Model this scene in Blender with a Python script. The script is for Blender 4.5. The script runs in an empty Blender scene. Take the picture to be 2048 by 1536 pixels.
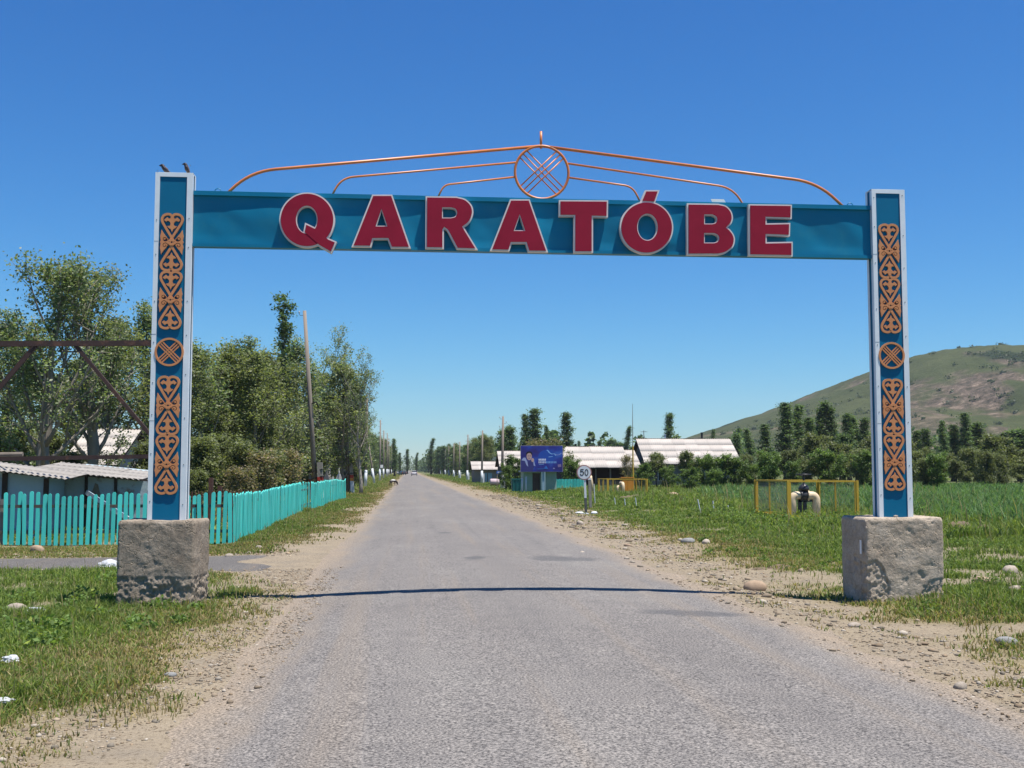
import bpy, bmesh, math, random
import numpy as np
from mathutils import Vector, Matrix, Euler, noise as mnoise
from mathutils.geometry import tessellate_polygon

random.seed(7)
S = bpy.context.scene
COL = S.collection

# ------------------------------------------------------------------ camera, sky, sun, exposure
FPX, EYE = 2250.0, 1.70                       # focal length in pixels of a 2048 px wide frame, eye height
PITCH = math.atan(172 / FPX)
YAW = math.atan(209 / FPX * math.cos(PITCH))  # the road runs along +Y; the camera looks a little right of it
cam_d = bpy.data.cameras.new('camera')
cam_d.sensor_fit = 'HORIZONTAL'; cam_d.sensor_width = 36.0
cam_d.lens = 36.0 * FPX / 2048.0
cam_d.clip_start = 0.05; cam_d.clip_end = 9000.0
cam = bpy.data.objects.new('camera', cam_d); COL.objects.link(cam)
cam.location = (0, 0, EYE)
cam.rotation_euler = (math.pi / 2 + PITCH, 0, -YAW)
S.camera = cam

SUN = Vector((0.25, -0.168, 1.0)).normalized()  # direction towards the sun
w = bpy.data.worlds.new('World'); S.world = w; w.use_nodes = True
nt = w.node_tree; nt.nodes.clear()
sky = nt.nodes.new('ShaderNodeTexSky'); sky.sky_type = 'NISHITA'; sky.sun_disc = False
sky.sun_elevation = math.asin(SUN.z); sky.sun_rotation = math.atan2(SUN.x, SUN.y)
sky.altitude = 0.0; sky.air_density = 1.15; sky.dust_density = 0.0; sky.ozone_density = 5.0
bg = nt.nodes.new('ShaderNodeBackground'); bg.inputs[1].default_value = 0.1
wo = nt.nodes.new('ShaderNodeOutputWorld')
# the camera's contrasty rendering of a clear sky: one tone curve per colour, the same all over the sky
sep = nt.nodes.new('ShaderNodeSeparateColor'); cmb = nt.nodes.new('ShaderNodeCombineColor'); nt.links.new(sky.outputs[0], sep.inputs[0])
for i, (gm, k) in enumerate(((1.75, 0.31), (1.3, 0.50), (1.05, 0.69))):
    p_ = nt.nodes.new('ShaderNodeMath'); p_.operation = 'POWER'; p_.inputs[1].default_value = gm
    q_ = nt.nodes.new('ShaderNodeMath'); q_.operation = 'MULTIPLY'; q_.inputs[1].default_value = k * 0.184 ** gm / 1.68 / 0.1
    nt.links.new(sep.outputs[i], p_.inputs[0]); nt.links.new(p_.outputs[0], q_.inputs[0]); nt.links.new(q_.outputs[0], cmb.inputs[i])
nt.links.new(cmb.outputs[0], bg.inputs[0]); nt.links.new(bg.outputs[0], wo.inputs[0])

sun_d = bpy.data.lights.new('sun', 'SUN'); sun_d.energy = 5.0; sun_d.angle = math.radians(0.53)
sun_d.color = (1.0, 0.95, 0.875)
sun = bpy.data.objects.new('sun', sun_d); COL.objects.link(sun)
sun.location = (10, -10, 60); sun.rotation_euler = SUN.to_track_quat('Z', 'Y').to_euler()

S.view_settings.view_transform = 'Standard'; S.view_settings.look = 'None'
S.view_settings.gamma = 1.0; S.view_settings.use_curve_mapping = False
S.view_settings.exposure = 0.75
S.render.engine = 'CYCLES'
S.cycles.use_denoising = True
S.cycles.max_bounces = 6; S.cycles.transparent_max_bounces = 8
S.cycles.diffuse_bounces = 3; S.cycles.glossy_bounces = 2; S.cycles.transmission_bounces = 3
S.cycles.sample_clamp_indirect = 8.0

# ------------------------------------------------------------------ placing helpers (survey of the place)
_cp, _sp, _cy, _sy = math.cos(PITCH), math.sin(PITCH), math.cos(YAW), math.sin(YAW)
_FW = (_sy * _cp, _cy * _cp, _sp); _RT = (_cy, -_sy, 0.0); _UP = (-_sy * _sp, -_cy * _sp, _cp)
def _ray(u, v):
    a = (u - 1024) / FPX; b = (768 - v) / FPX
    return [_FW[i] + a * _RT[i] + b * _UP[i] for i in range(3)]
def at(u, v, Y):
    """surveyed point (x, z) that lies at distance Y down the road"""
    r = _ray(u, v); t = Y / r[1]
    return r[0] * t, EYE + r[2] * t
def gx(u, Y):
    return at(u, 940, Y)[0]
def gz(v, Y, u=1024):
    return at(u, v, Y)[1]

# ------------------------------------------------------------------ numpy noise
def _hash(ix, iy, seed):
    h = (ix.astype(np.int64) * 374761393 + iy.astype(np.int64) * 668265263 + seed * 974634777) & 0x7fffffff
    h = ((h ^ (h >> 13)) * 1274126177) & 0x7fffffff
    h = h ^ (h >> 16)
    return (h & 0xffff) / 65535.0
def vn(x, y, s, seed=0):
    """smooth value noise, 0..1, feature size s metres"""
    x = np.asarray(x, float) / s; y = np.asarray(y, float) / s
    ix = np.floor(x); iy = np.floor(y); fx = x - ix; fy = y - iy
    fx = fx * fx * (3 - 2 * fx); fy = fy * fy * (3 - 2 * fy)
    a = _hash(ix, iy, seed); b = _hash(ix + 1, iy, seed); c = _hash(ix, iy + 1, seed); d = _hash(ix + 1, iy + 1, seed)
    return (a * (1 - fx) + b * fx) * (1 - fy) + (c * (1 - fx) + d * fx) * fy
def fbm(x, y, s, seed=0, o=3):
    r = 0; a = 1.0; n = 0
    for k in range(o):
        r = r + a * vn(x, y, s / 2 ** k, seed + k * 17); n += a; a *= 0.5
    return r / n
def sst(a, b, x):
    t = np.clip((np.asarray(x, float) - a) / (b - a), 0, 1)
    return t * t * (3 - 2 * t)

# ------------------------------------------------------------------ materials
def new_mat(name):
    m = bpy.data.materials.new(name); m.use_nodes = True
    n = m.node_tree; b = n.nodes['Principled BSDF']
    return m, n, b
def N(n, kind, **kw):
    x = n.nodes.new(kind)
    for k, v in kw.items():
        if k == 'ins':
            for i, val in v.items(): x.inputs[i].default_value = val
        else: setattr(x, k, v)
    return x
def rgba(c): return (c[0], c[1], c[2], 1.0)
def ramp(n, fac, stops):
    r = n.nodes.new('ShaderNodeValToRGB'); e = r.color_ramp.elements
    e[0].position, e[0].color = stops[0][0], rgba(stops[0][1])
    e[1].position, e[1].color = stops[-1][0], rgba(stops[-1][1])
    for p, c in stops[1:-1]:
        k = e.new(p); k.color = rgba(c)
    n.links.new(fac, r.inputs[0]); return r.outputs[0]
def mixc(n, fac, a, b, blend='MIX'):
    m = n.nodes.new('ShaderNodeMix'); m.data_type = 'RGBA'; m.blend_type = blend
    for i, v in ((0, fac), (6, a), (7, b)):
        if isinstance(v, (int, float)): m.inputs[i].default_value = v
        elif isinstance(v, tuple): m.inputs[i].default_value = rgba(v)
        else: n.links.new(v, m.inputs[i])
    return m.outputs[2]
def tex(n, kind, coord, scale, detail=4.0, rough=0.6, stretch=None, dist=0.0):
    if stretch is not None:
        mp = n.nodes.new('ShaderNodeMapping'); mp.inputs['Scale'].default_value = stretch
        n.links.new(coord, mp.inputs[0]); coord = mp.outputs[0]
    if kind == 'noise':
        t = N(n, 'ShaderNodeTexNoise', ins={'Scale': scale, 'Detail': detail, 'Roughness': rough, 'Distortion': dist})
        n.links.new(coord, t.inputs['Vector']); return t.outputs[0]
    t = N(n, 'ShaderNodeTexVoronoi', ins={'Scale': scale}); n.links.new(coord, t.inputs['Vector'])
    return t
def bump(n, b, h, strength, dist=0.01):
    k = N(n, 'ShaderNodeBump', ins={'Strength': strength, 'Distance': dist})
    n.links.new(h, k.inputs['Height']); n.links.new(k.outputs[0], b.inputs['Normal'])
def surf(name, c1, c2=None, scale=4.0, rough=0.8, bmp=0.0, bscale=30.0, bdist=0.01, metal=0.0, spec=0.3, c3=None,
         scale3=1.2, t3=(0.55, 0.7), stretch=None, world=False, vary=0.0):
    """painted / weathered surface: two tones mixed by noise, a third tone as blotches of wear, fine relief"""
    m, n, b = new_mat(name)
    if world: co = n.nodes.new('ShaderNodeNewGeometry').outputs['Position']
    else: co = n.nodes.new('ShaderNodeTexCoord').outputs['Object']
    c2 = c2 or tuple(x * 0.75 for x in c1)
    f = tex(n, 'noise', co, scale, 5, 0.65, stretch)
    out = ramp(n, f, [(0.32, c1), (0.68, c2)])
    if c3:
        g = tex(n, 'noise', co, scale3, 6, 0.7)
        gm = ramp(n, g, [(t3[0], (0, 0, 0)), (t3[1], (1, 1, 1))])
        out = mixc(n, gm, out, c3)
    if vary:
        oi = n.nodes.new('ShaderNodeObjectInfo')
        mr = N(n, 'ShaderNodeMapRange', ins={3: 1 - vary, 4: 1 + vary}); n.links.new(oi.outputs['Random'], mr.inputs[0])
        hs = n.nodes.new('ShaderNodeHueSaturation'); n.links.new(mr.outputs[0], hs.inputs['Value']); n.links.new(out, hs.inputs['Color'])
        out = hs.outputs[0]
    n.links.new(out, b.inputs['Base Color'])
    b.inputs['Roughness'].default_value = rough; b.inputs['Metallic'].default_value = metal
    b.inputs['Specular IOR Level'].default_value = spec
    if bmp: bump(n, b, tex(n, 'noise', co, bscale, 6, 0.7, stretch), bmp, bdist)
    return m
def leafmat(name, tint=(1, 1, 1), trans=0.3, rough=0.55, spec=0.35):
    """foliage: colour of each leaf from the mesh, part of the light passes through"""
    m, n, b = new_mat(name)
    a = N(n, 'ShaderNodeAttribute', attribute_name='Col')
    c = mixc(n, 1.0, a.outputs['Color'], tint, 'MULTIPLY')
    oi = n.nodes.new('ShaderNodeObjectInfo')
    mr = N(n, 'ShaderNodeMapRange', ins={3: 0.86, 4: 1.14}); n.links.new(oi.outputs['Random'], mr.inputs[0])
    hs = n.nodes.new('ShaderNodeHueSaturation'); n.links.new(mr.outputs[0], hs.inputs['Value']); n.links.new(c, hs.inputs['Color'])
    c = hs.outputs[0]
    n.links.new(c, b.inputs['Base Color']); b.inputs['Roughness'].default_value = rough
    b.inputs['Specular IOR Level'].default_value = spec
    t = n.nodes.new('ShaderNodeBsdfTranslucent'); n.links.new(mixc(n, 1.0, c, (1.25, 1.3, 0.6), 'MULTIPLY'), t.inputs[0])
    mx = n.nodes.new('ShaderNodeMixShader'); mx.inputs[0].default_value = trans
    n.links.new(b.outputs[0], mx.inputs[1]); n.links.new(t.outputs[0], mx.inputs[2])
    n.links.new(mx.outputs[0], n.nodes['Material Output'].inputs[0])
    return m

# ------------------------------------------------------------------ mesh helpers
def np_mesh(name, V, F, col=None, smooth=False):
    V = np.ascontiguousarray(V, np.float32); F = np.ascontiguousarray(F, np.int32)
    me = bpy.data.meshes.new(name); k = F.shape[1]
    me.vertices.add(len(V)); me.vertices.foreach_set('co', V.ravel())
    me.loops.add(F.size); me.loops.foreach_set('vertex_index', F.ravel())
    me.polygons.add(len(F)); me.polygons.foreach_set('loop_start', np.arange(len(F), dtype=np.int32) * k)
    me.polygons.foreach_set('use_smooth', np.full(len(F), smooth))
    me.update(calc_edges=True)
    if col is not None:
        a = me.color_attributes.new('Col', 'FLOAT_COLOR', 'POINT')
        c = np.ones((len(V), 4), np.float32); c[:, :3] = col; a.data.foreach_set('color', c.ravel())
    return me
def link(name, data, mat=None, parent=None, loc=None):
    o = bpy.data.objects.new(name, data); COL.objects.link(o)
    if mat is not None and data is not None and len(data.materials) == 0: data.materials.append(mat)
    if parent is not None: o.parent = parent
    if loc is not None: o.location = loc
    return o
def tag(o, label=None, cat=None, group=None, kind=None):
    if label: o['label'] = label
    if cat: o['category'] = cat
    if group: o['group'] = group
    if kind: o['kind'] = kind
    return o
def thing(name, label, cat, loc=(0, 0, 0), rz=0.0, group=None, scale=None):
    o = bpy.data.objects.new(name, None); COL.objects.link(o)
    o.location = loc; o.rotation_euler = (0, 0, rz); o.empty_display_size = 0.2
    if scale: o.scale = scale if hasattr(scale, '__len__') else (scale,) * 3
    return tag(o, label, cat, group)
class MB:
    """collects shapes into one mesh"""
    def __init__(s): s.v = []; s.f = []; s.m = []; s.mi = 0
    def _add(s, vs, fs):
        k = len(s.v); s.v += [tuple(p) for p in vs]
        s.f += [tuple(i + k for i in f) for f in fs]; s.m += [s.mi] * len(fs)
    def box(s, x0, x1, y0, y1, z0, z1):
        s._add([(x0, y0, z0), (x1, y0, z0), (x1, y1, z0), (x0, y1, z0), (x0, y0, z1), (x1, y0, z1), (x1, y1, z1), (x0, y1, z1)],
               [(0, 3, 2, 1), (4, 5, 6, 7), (0, 1, 5, 4), (1, 2, 6, 5), (2, 3, 7, 6), (3, 0, 4, 7)]); return s
    def hexa(s, b, t):
        """b, t: four bottom / top corners, counter-clockwise from above"""
        s._add(list(b) + list(t), [(0, 3, 2, 1), (4, 5, 6, 7), (0, 1, 5, 4), (1, 2, 6, 5), (2, 3, 7, 6), (3, 0, 4, 7)]); return s
    def bar(s, a, b, w, h=None, up=(0, 0, 1)):
        a = Vector(a); b = Vector(b); d = (b - a).normalized(); h = h or w
        u = Vector(up)
        if abs(d.dot(u)) > 0.98: u = Vector((0, 1, 0))
        r = d.cross(u).normalized(); u = r.cross(d).normalized()
        q = [(-1, -1), (1, -1), (1, 1), (-1, 1)]
        vs = [p + r * (x * w / 2) + u * (y * h / 2) for p in (a, b) for x, y in q]
        s._add(vs, [(3, 2, 1, 0), (4, 5, 6, 7), (0, 1, 5, 4), (1, 2, 6, 5), (2, 3, 7, 6), (3, 0, 4, 7)]); return s
    def tube(s, pts, rad, n=8, closed=False):
        P = [Vector(p) for p in pts]; m = len(P)
        R = list(rad) if hasattr(rad, '__len__') else [rad] * m
        vs = []; prev = None
        for i in range(m):
            if closed: d = P[(i + 1) % m] - P[i - 1]
            else: d = P[min(i + 1, m - 1)] - P[max(i - 1, 0)]
            d = d.normalized() if d.length > 1e-9 else Vector((0, 0, 1))
            if prev is None:
                a = Vector((0, 0, 1)) if abs(d.z) < 0.9 else Vector((1, 0, 0))
                r = d.cross(a).normalized()
            else:
                r = (prev - d * prev.dot(d)).normalized()
            prev = r; u = d.cross(r)
            for k in range(n):
                t = 2 * math.pi * k / n
                vs.append(P[i] + (r * math.cos(t) + u * math.sin(t)) * R[i])
        fs = []
        for i in range(m if closed else m - 1):
            j = (i + 1) % m
            for k in range(n):
                l = (k + 1) % n
                fs.append((i * n + k, i * n + l, j * n + l, j * n + k))
        if not closed:
            fs.append(tuple(range(n - 1, -1, -1))); fs.append(tuple((m - 1) * n + k for k in range(n)))
        s._add(vs, fs); return s
    def lathe(s, prof, c=(0, 0, 0), n=16):
        """prof: (radius, z) from bottom to top"""
        return s.tube([(c[0], c[1], c[2] + z) for r, z in prof], [max(r, 1e-4) for r, z in prof], n)
    def prism(s, loops, d0, d1, axis='y'):
        """flat shape (x, z loops, the first outer, the rest holes) with thickness from y=d0 to y=d1"""
        def pt(p, d): return (p[0], d, p[1]) if axis == 'y' else ((p[0], p[1], d) if axis == 'z' else (d, p[0], p[1]))
        flat = [p for l in loops for p in l]; nn = len(flat)
        tris = tessellate_polygon([[Vector((p[0], p[1], 0)) for p in l] for l in loops])
        vs = [pt(p, d0) for p in flat] + [pt(p, d1) for p in flat]
        fs = [tuple(t) for t in tris] + [tuple(i + nn for i in reversed(t)) for t in tris]
        k = 0
        for l in loops:
            c = len(l)
            for i in range(c):
                j = (i + 1) % c
                fs.append((k + i, k + j, nn + k + j, nn + k + i))
            k += c
        s._add(vs, fs); return s
    def build(s, name, mats, parent=None, smooth=False, loc=None, fix=True):
        me = bpy.data.meshes.new(name); me.from_pydata(s.v, [], s.f)
        for m in (mats if isinstance(mats, (list, tuple)) else [mats]): me.materials.append(m)
        if any(s.m): me.polygons.foreach_set('material_index', s.m)
        if fix:
            bm = bmesh.new(); bm.from_mesh(me); bmesh.ops.recalc_face_normals(bm, faces=bm.faces); bm.to_mesh(me); bm.free()
        if smooth: me.polygons.foreach_set('use_smooth', [True] * len(me.polygons))
        me.update()
        return link(name, me, None, parent, loc)
def autosmooth(o, deg=40):
    me = o.data; me.polygons.foreach_set('use_smooth', [True] * len(me.polygons))
    bm = bmesh.new(); bm.from_mesh(me); lim = math.radians(deg)
    for e in bm.edges:
        if len(e.link_faces) == 2 and e.calc_face_angle(0) > lim: e.smooth = False
    bm.to_mesh(me); bm.free(); return o
def ellipse(cx, cy, rx, ry, n=40, a0=0.0, a1=2 * math.pi):
    full = abs(a1 - a0 - 2 * math.pi) < 1e-6
    return [(cx + rx * math.cos(a0 + (a1 - a0) * i / (n if full else n - 1)), cy + ry * math.sin(a0 + (a1 - a0) * i / (n if full else n - 1))) for i in range(n)]
def inset(poly, d):
    """offset a closed polygon inwards (towards its area) by d"""
    n = len(poly); ar = sum(poly[i][0] * poly[(i + 1) % n][1] - poly[(i + 1) % n][0] * poly[i][1] for i in range(n))
    sg = 1 if ar > 0 else -1; out = []
    for i in range(n):
        p0, p1, p2 = Vector(poly[i - 1]), Vector(poly[i]), Vector(poly[(i + 1) % n])
        a = (p1 - p0).normalized(); b = (p2 - p1).normalized()
        n1 = Vector((-a.y, a.x)) * sg; n2 = Vector((-b.y, b.x)) * sg
        k = n1 + n2; q = max(0.35, k.length_squared / 2)
        out.append(tuple(p1 + k / k.length * d * min(2.2, 1 / math.sqrt(max(0.2, (1 + n1.dot(n2)) / 2)))) if k.length > 1e-6 else tuple(p1))
    return out
def ribbon(path, wd):
    """closed outline of a strip of width wd along a 2-D path"""
    L = []; R = []; n = len(path)
    for i in range(n):
        a = Vector(path[max(i - 1, 0)]); b = Vector(path[min(i + 1, n - 1)]); d = (b - a).normalized()
        q = Vector((-d.y, d.x)) * ((wd[i] if hasattr(wd, '__len__') else wd) / 2); p = Vector(path[i])
        L.append(tuple(p + q)); R.append(tuple(p - q))
    return L + R[::-1]
def spline(pts, k=6):
    """smooth curve through points (Catmull-Rom), any dimension"""
    P = [np.array(p, float) for p in pts]; P = [2 * P[0] - P[1]] + P + [2 * P[-1] - P[-2]]; out = []
    for i in range(1, len(P) - 2):
        for j in range(k):
            t = j / k
            out.append(0.5 * (2 * P[i] + (P[i + 1] - P[i - 1]) * t + (2 * P[i - 1] - 5 * P[i] + 4 * P[i + 1] - P[i + 2]) * t * t
                              + (3 * P[i] - P[i - 1] - 3 * P[i + 1] + P[i + 2]) * t ** 3))
    out.append(P[-2]); return [tuple(p) for p in out]
ORD = ['first', 'second', 'third', 'fourth', 'fifth', 'sixth', 'seventh', 'eighth', 'ninth', 'tenth', 'eleventh', 'twelfth', 'thirteenth',
       'fourteenth', 'fifteenth', 'sixteenth', 'seventeenth', 'eighteenth', 'nineteenth', 'twentieth', 'twenty-first', 'twenty-second',
       'twenty-third', 'twenty-fourth', 'twenty-fifth', 'twenty-sixth', 'twenty-seventh', 'twenty-eighth', 'twenty-ninth', 'thirtieth',
       'thirty-first', 'thirty-second', 'thirty-third', 'thirty-fourth', 'thirty-fifth', 'thirty-sixth', 'thirty-seventh', 'thirty-eighth']

# ------------------------------------------------------------------ terrain: heights and cover
RC, RW = 1.40, 2.80                       # road centre and half width
def crown(x): return 0.075 * (1 - ((x - RC) / RW) ** 2)
def side_mask(x, y):
    """1 on the side road that joins from the left"""
    lo = np.interp(x, [-60, -8, -3.3, -2.0, -1.2], [21.2, 20.05, 19.6, 18.7, 17.2])
    hi = np.interp(x, [-60, -8, -3.9, -2.0, -1.2], [24.2, 22.9, 23.2, 24.0, 25.6])
    k = (vn(x, y, 0.5, 31) - 0.5) * 0.5
    return sst(-0.15, 0.2, y - lo + k) * sst(-0.15, 0.2, hi - y + k) * (np.asarray(x) < -1.2)
def zt(x, y):
    x = np.asarray(x, float); y = np.asarray(y, float)
    r = np.abs((x - RC) / RW); t = sst(0.90, 1.07, r)
    dist = np.clip((r - 1) * RW, 0, None)
    rough = (fbm(x, y, 0.7, 3) - 0.5) * 0.045 + (fbm(x, y, 4.0, 5) - 0.5) * 0.16 * sst(0.3, 3.0, dist)
    rough = rough + (fbm(x, y, 14.0, 9) - 0.5) * 0.5 * sst(6, 30, dist) * sst(10, 60, y)
    dip = -0.055 * np.exp(-((x - 5.5) / 0.8) ** 2) * (y < 40) + 0.08 * sst(9.0, 13.0, x) * sst(20, 40, y)
    s = side_mask(x, y)
    sh = (rough + dip) * (1 - s) + s * (-0.012)
    return (crown(np.clip(x, RC - RW, RC + RW)) - 0.035) * (1 - t) + sh * t
def z0(x, y): return float(zt(np.array([x]), np.array([y]))[0])

LB = ([5, 6, 8, 8.8, 11, 14.6, 17.9, 24, 27, 30, 34, 40, 60, 200], [-4.2, -3.5, -2.6, -2.25, -1.9, -2.0, -2.1, -2.6, -2.8, -2.3, -2.0, -1.8, -1.7, -1.9])
RB = ([5, 8, 9.5, 10.7, 12.9, 15.1, 18.9, 29, 64, 200], [5.6, 5.5, 5.4, 5.3, 5.5, 5.2, 5.8, 6.3, 6.5, 5.6])
def cover(x, y):
    """(how green 0..1, how dry 0..1) of the ground cover"""
    x = np.asarray(x, float); y = np.asarray(y, float)
    n1 = fbm(x, y, 1.1, 41) - 0.5; n2 = fbm(x, y, 4.0, 43) - 0.5; n3 = fbm(x, y, 0.35, 47, 2) - 0.5
    dl = np.interp(y, *LB) - x; dr = x - np.interp(y, *RB)
    d = np.where(x < RC, dl, dr) + n1 * 1.3 + n3 * 0.7
    wr = np.where(x < RC, 0.55, 0.9)
    g = np.maximum(sst(-0.35, 1.0, d / wr), 0.42 * sst(-2.2, 0.2, d / wr) * sst(0.40, 0.62, fbm(x, y, 0.8, 53)))
    bare = sst(0.60, 0.74, fbm(x, y, 2.3, 51) + n3 * 0.25) * 0.85
    g = g * (1 - bare * np.where((x > 6) & (y > 24), 0.75, 1.0))
    g = g * (1 - side_mask(x, y))
    strip = (x < -1.5) & (y > 23) & (y < 26.6)              # thin dusty grass in front of the pickets
    g = np.where(strip, g * 0.55, g)
    dry = np.clip(0.9 - np.clip(d, 0, 3) / np.where(x < RC, 1.5, 2.4) + n2 * 0.9 + n3 * 0.5, 0, 1)
    dry = np.where(strip, np.maximum(dry, 0.6), dry)
    dry = np.where((x < RC) & (y > 26), np.clip(dry + 0.30 * sst(0.42, 0.62, fbm(x, y, 3.0, 57)) + 0.10, 0, 1), dry)
    return g, dry

def spaced(a, b, s0, k, c=0.0):
    """positions from a to b with spacing s0 near c, growing by k per metre"""
    out = [c]; x = c
    while x < b: x += s0 + k * abs(x - c); out.append(x)
    lo = []; x = c
    while x > a: x -= s0 + k * abs(x - c); lo.append(x)
    return np.array(lo[::-1] + out)
def grid_faces(nx, ny):
    i = np.arange(nx - 1)[None, :] + nx * np.arange(ny - 1)[:, None]
    return np.stack([i, i + 1, i + 1 + nx, i + nx], -1).reshape(-1, 4)

def ground_material():
    m, n, b = new_mat('ground_earth')
    pos = n.nodes.new('ShaderNodeNewGeometry').outputs['Position']
    at_ = N(n, 'ShaderNodeAttribute', attribute_name='Col')
    sp = n.nodes.new('ShaderNodeSeparateColor'); n.links.new(at_.outputs['Color'], sp.inputs[0])
    f1 = tex(n, 'noise', pos, 1.6, 8, 0.65); f2 = tex(n, 'noise', pos, 26, 5, 0.75); f3 = tex(n, 'noise', pos, 120, 3, 0.8)
    sand = ramp(n, f1, [(0.3, (0.275, 0.228, 0.162)), (0.52, (0.235, 0.194, 0.140)), (0.72, (0.20, 0.172, 0.134))])
    grit = ramp(n, f2, [(0.36, (0.11, 0.09, 0.07)), (0.47, (0.5, 0.5, 0.5)), (0.62, (0.5, 0.5, 0.5)), (0.74, (0.85, 0.82, 0.76))])
    sand = mixc(n, 0.75, sand, grit, 'OVERLAY')
    fine = ramp(n, f3, [(0.35, (0.25, 0.25, 0.25)), (0.5, (0.5, 0.5, 0.5)), (0.66, (0.78, 0.78, 0.78))])
    sand = mixc(n, 0.55, sand, fine, 'OVERLAY')
    turf = ramp(n, f2, [(0.3, (0.040, 0.052, 0.018)), (0.5, (0.085, 0.105, 0.034)), (0.72, (0.16, 0.145, 0.07))])
    straw = ramp(n, f2, [(0.3, (0.16, 0.125, 0.06)), (0.7, (0.27, 0.215, 0.11))])
    turf = mixc(n, sp.outputs[1], turf, straw)
    out = mixc(n, sp.outputs[0], sand, turf)
    n.links.new(out, b.inputs['Base Color']); b.inputs['Roughness'].default_value = 0.95; b.inputs['Specular IOR Level'].default_value = 0.1
    bump(n, b, f2, 0.7, 0.02)
    return m
def asphalt_material(name, base=0.165, dust=1.0):
    m, n, b = new_mat(name)
    pos = n.nodes.new('ShaderNodeNewGeometry').outputs['Position']
    sep = n.nodes.new('ShaderNodeSeparateXYZ'); n.links.new(pos, sep.inputs[0])
    big = tex(n, 'noise', pos, 0.45, 6, 0.6, (1.0, 0.35, 1.0)); mid = tex(n, 'noise', pos, 2.2, 6, 0.7)
    fine = tex(n, 'noise', pos, 52, 3, 0.8)
    vor = tex(n, 'voronoi', pos, 75); 
    col = ramp(n, big, [(0.3, (base * 0.95, base * 0.885, base * 0.83)), (0.55, (base * 1.10, base * 1.03, base * 0.96)), (0.75, (base * 1.28, base * 1.22, base * 1.12))])
    col = mixc(n, 0.35, col, ramp(n, mid, [(0.3, (0.36, 0.36, 0.37)), (0.7, (0.63, 0.62, 0.6))]), 'OVERLAY')
    chips = ramp(n, fine, [(0.36, (0.04, 0.04, 0.05)), (0.46, (0.36, 0.36, 0.36)), (0.54, (0.62, 0.62, 0.62)), (0.64, (1.0, 0.98, 0.95))])
    col = mixc(n, 0.85, col, chips, 'OVERLAY')
    cell = ramp(n, vor.outputs['Color'], [(0.1, (0.3, 0.3, 0.31)), (0.6, (0.52, 0.52, 0.52)), (1.0, (0.8, 0.78, 0.75))])
    col = mixc(n, 0.35, col, cell, 'OVERLAY')
    stk = tex(n, 'noise', pos, 1.0, 5, 0.6, (1.6, 0.05, 1.0))
    sk = N(n, 'ShaderNodeMapRange', ins={1: 0.52, 2: 0.70, 4: 0.42}); n.links.new(stk, sk.inputs[0])
    col = mixc(n, sk.outputs[0], col, mixc(n, 0.7, (0.215, 0.172, 0.125), chips, 'OVERLAY'))
    sk2 = N(n, 'ShaderNodeMapRange', ins={1: 0.46, 2: 0.30, 4: 0.30}); n.links.new(stk, sk2.inputs[0])
    col = mixc(n, sk2.outputs[0], col, mixc(n, 0.7, (0.085, 0.084, 0.086), chips, 'OVERLAY'))
    # wheel paths polished, dust drifting in from the edges
    xc = N(n, 'ShaderNodeMath', operation='SUBTRACT', ins={1: RC}); n.links.new(sep.outputs[0], xc.inputs[0])
    ab = N(n, 'ShaderNodeMath', operation='ABSOLUTE'); n.links.new(xc.outputs[0], ab.inputs[0])
    nz = tex(n, 'noise', pos, 0.8, 7, 0.7, (1.0, 0.3, 1.0))
    ad = N(n, 'ShaderNodeMath', operation='MULTIPLY_ADD', ins={1: 1.5, 2: 0.0}); n.links.new(nz, ad.inputs[0])
    sm = N(n, 'ShaderNodeMath', operation='ADD'); n.links.new(ab.outputs[0], sm.inputs[0]); n.links.new(ad.outputs[0], sm.inputs[1])
    edge = N(n, 'ShaderNodeMapRange', ins={1: 2.95, 2: 3.75}); edge.interpolation_type = 'SMOOTHSTEP'; n.links.new(sm.outputs[0], edge.inputs[0])
    dm = N(n, 'ShaderNodeMath', operation='MULTIPLY', ins={1: 0.85 * dust}); n.links.new(edge.outputs[0], dm.inputs[0])
    sandc = mixc(n, 0.6, ramp(n, mid, [(0.3, (0.265, 0.21, 0.15)), (0.7, (0.215, 0.175, 0.13))]), chips, 'OVERLAY')
    col = mixc(n, dm.outputs[0], col, sandc)
    # bitumen stains and old patches
    for cx, cy, rx, ry in ((2.9, 20.9, 0.75, 0.75), (1.25, 21.0, 0.24, 0.6), (3.3, 13.0, 0.7, 0.35), (0.95, 29.5, 0.2, 0.5)):
        mp = N(n, 'ShaderNodeMapping', vector_type='POINT', ins={1: (-cx / rx, -cy / ry, 0), 3: (1 / rx, 1 / ry, 0)}); n.links.new(pos, mp.inputs[0])
        ln = N(n, 'ShaderNodeVectorMath', operation='LENGTH'); n.links.new(mp.outputs[0], ln.inputs[0])
        a2 = N(n, 'ShaderNodeMath', operation='MULTIPLY_ADD', ins={1: 1.8, 2: -0.9}); n.links.new(mid, a2.inputs[0])
        s2 = N(n, 'ShaderNodeMath', operation='ADD'); n.links.new(ln.outputs['Value'], s2.inputs[0]); n.links.new(a2.outputs[0], s2.inputs[1])
        mr = N(n, 'ShaderNodeMapRange', ins={1: 1.0, 2: 0.55, 4: 0.55}); n.links.new(s2.outputs[0], mr.inputs[0])
        col = mixc(n, mr.outputs[0], col, (0.06, 0.062, 0.068))
    n.links.new(col, b.inputs['Base Color']); b.inputs['Roughness'].default_value = 0.9; b.inputs['Specular IOR Level'].default_value = 0.2
    bump(n, b, fine, 0.6, 0.01)
    return m
M_ground = ground_material(); M_road = asphalt_material('asphalt_main', 0.148); M_side = asphalt_material('asphalt_side', 0.10, 0.0)

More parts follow.
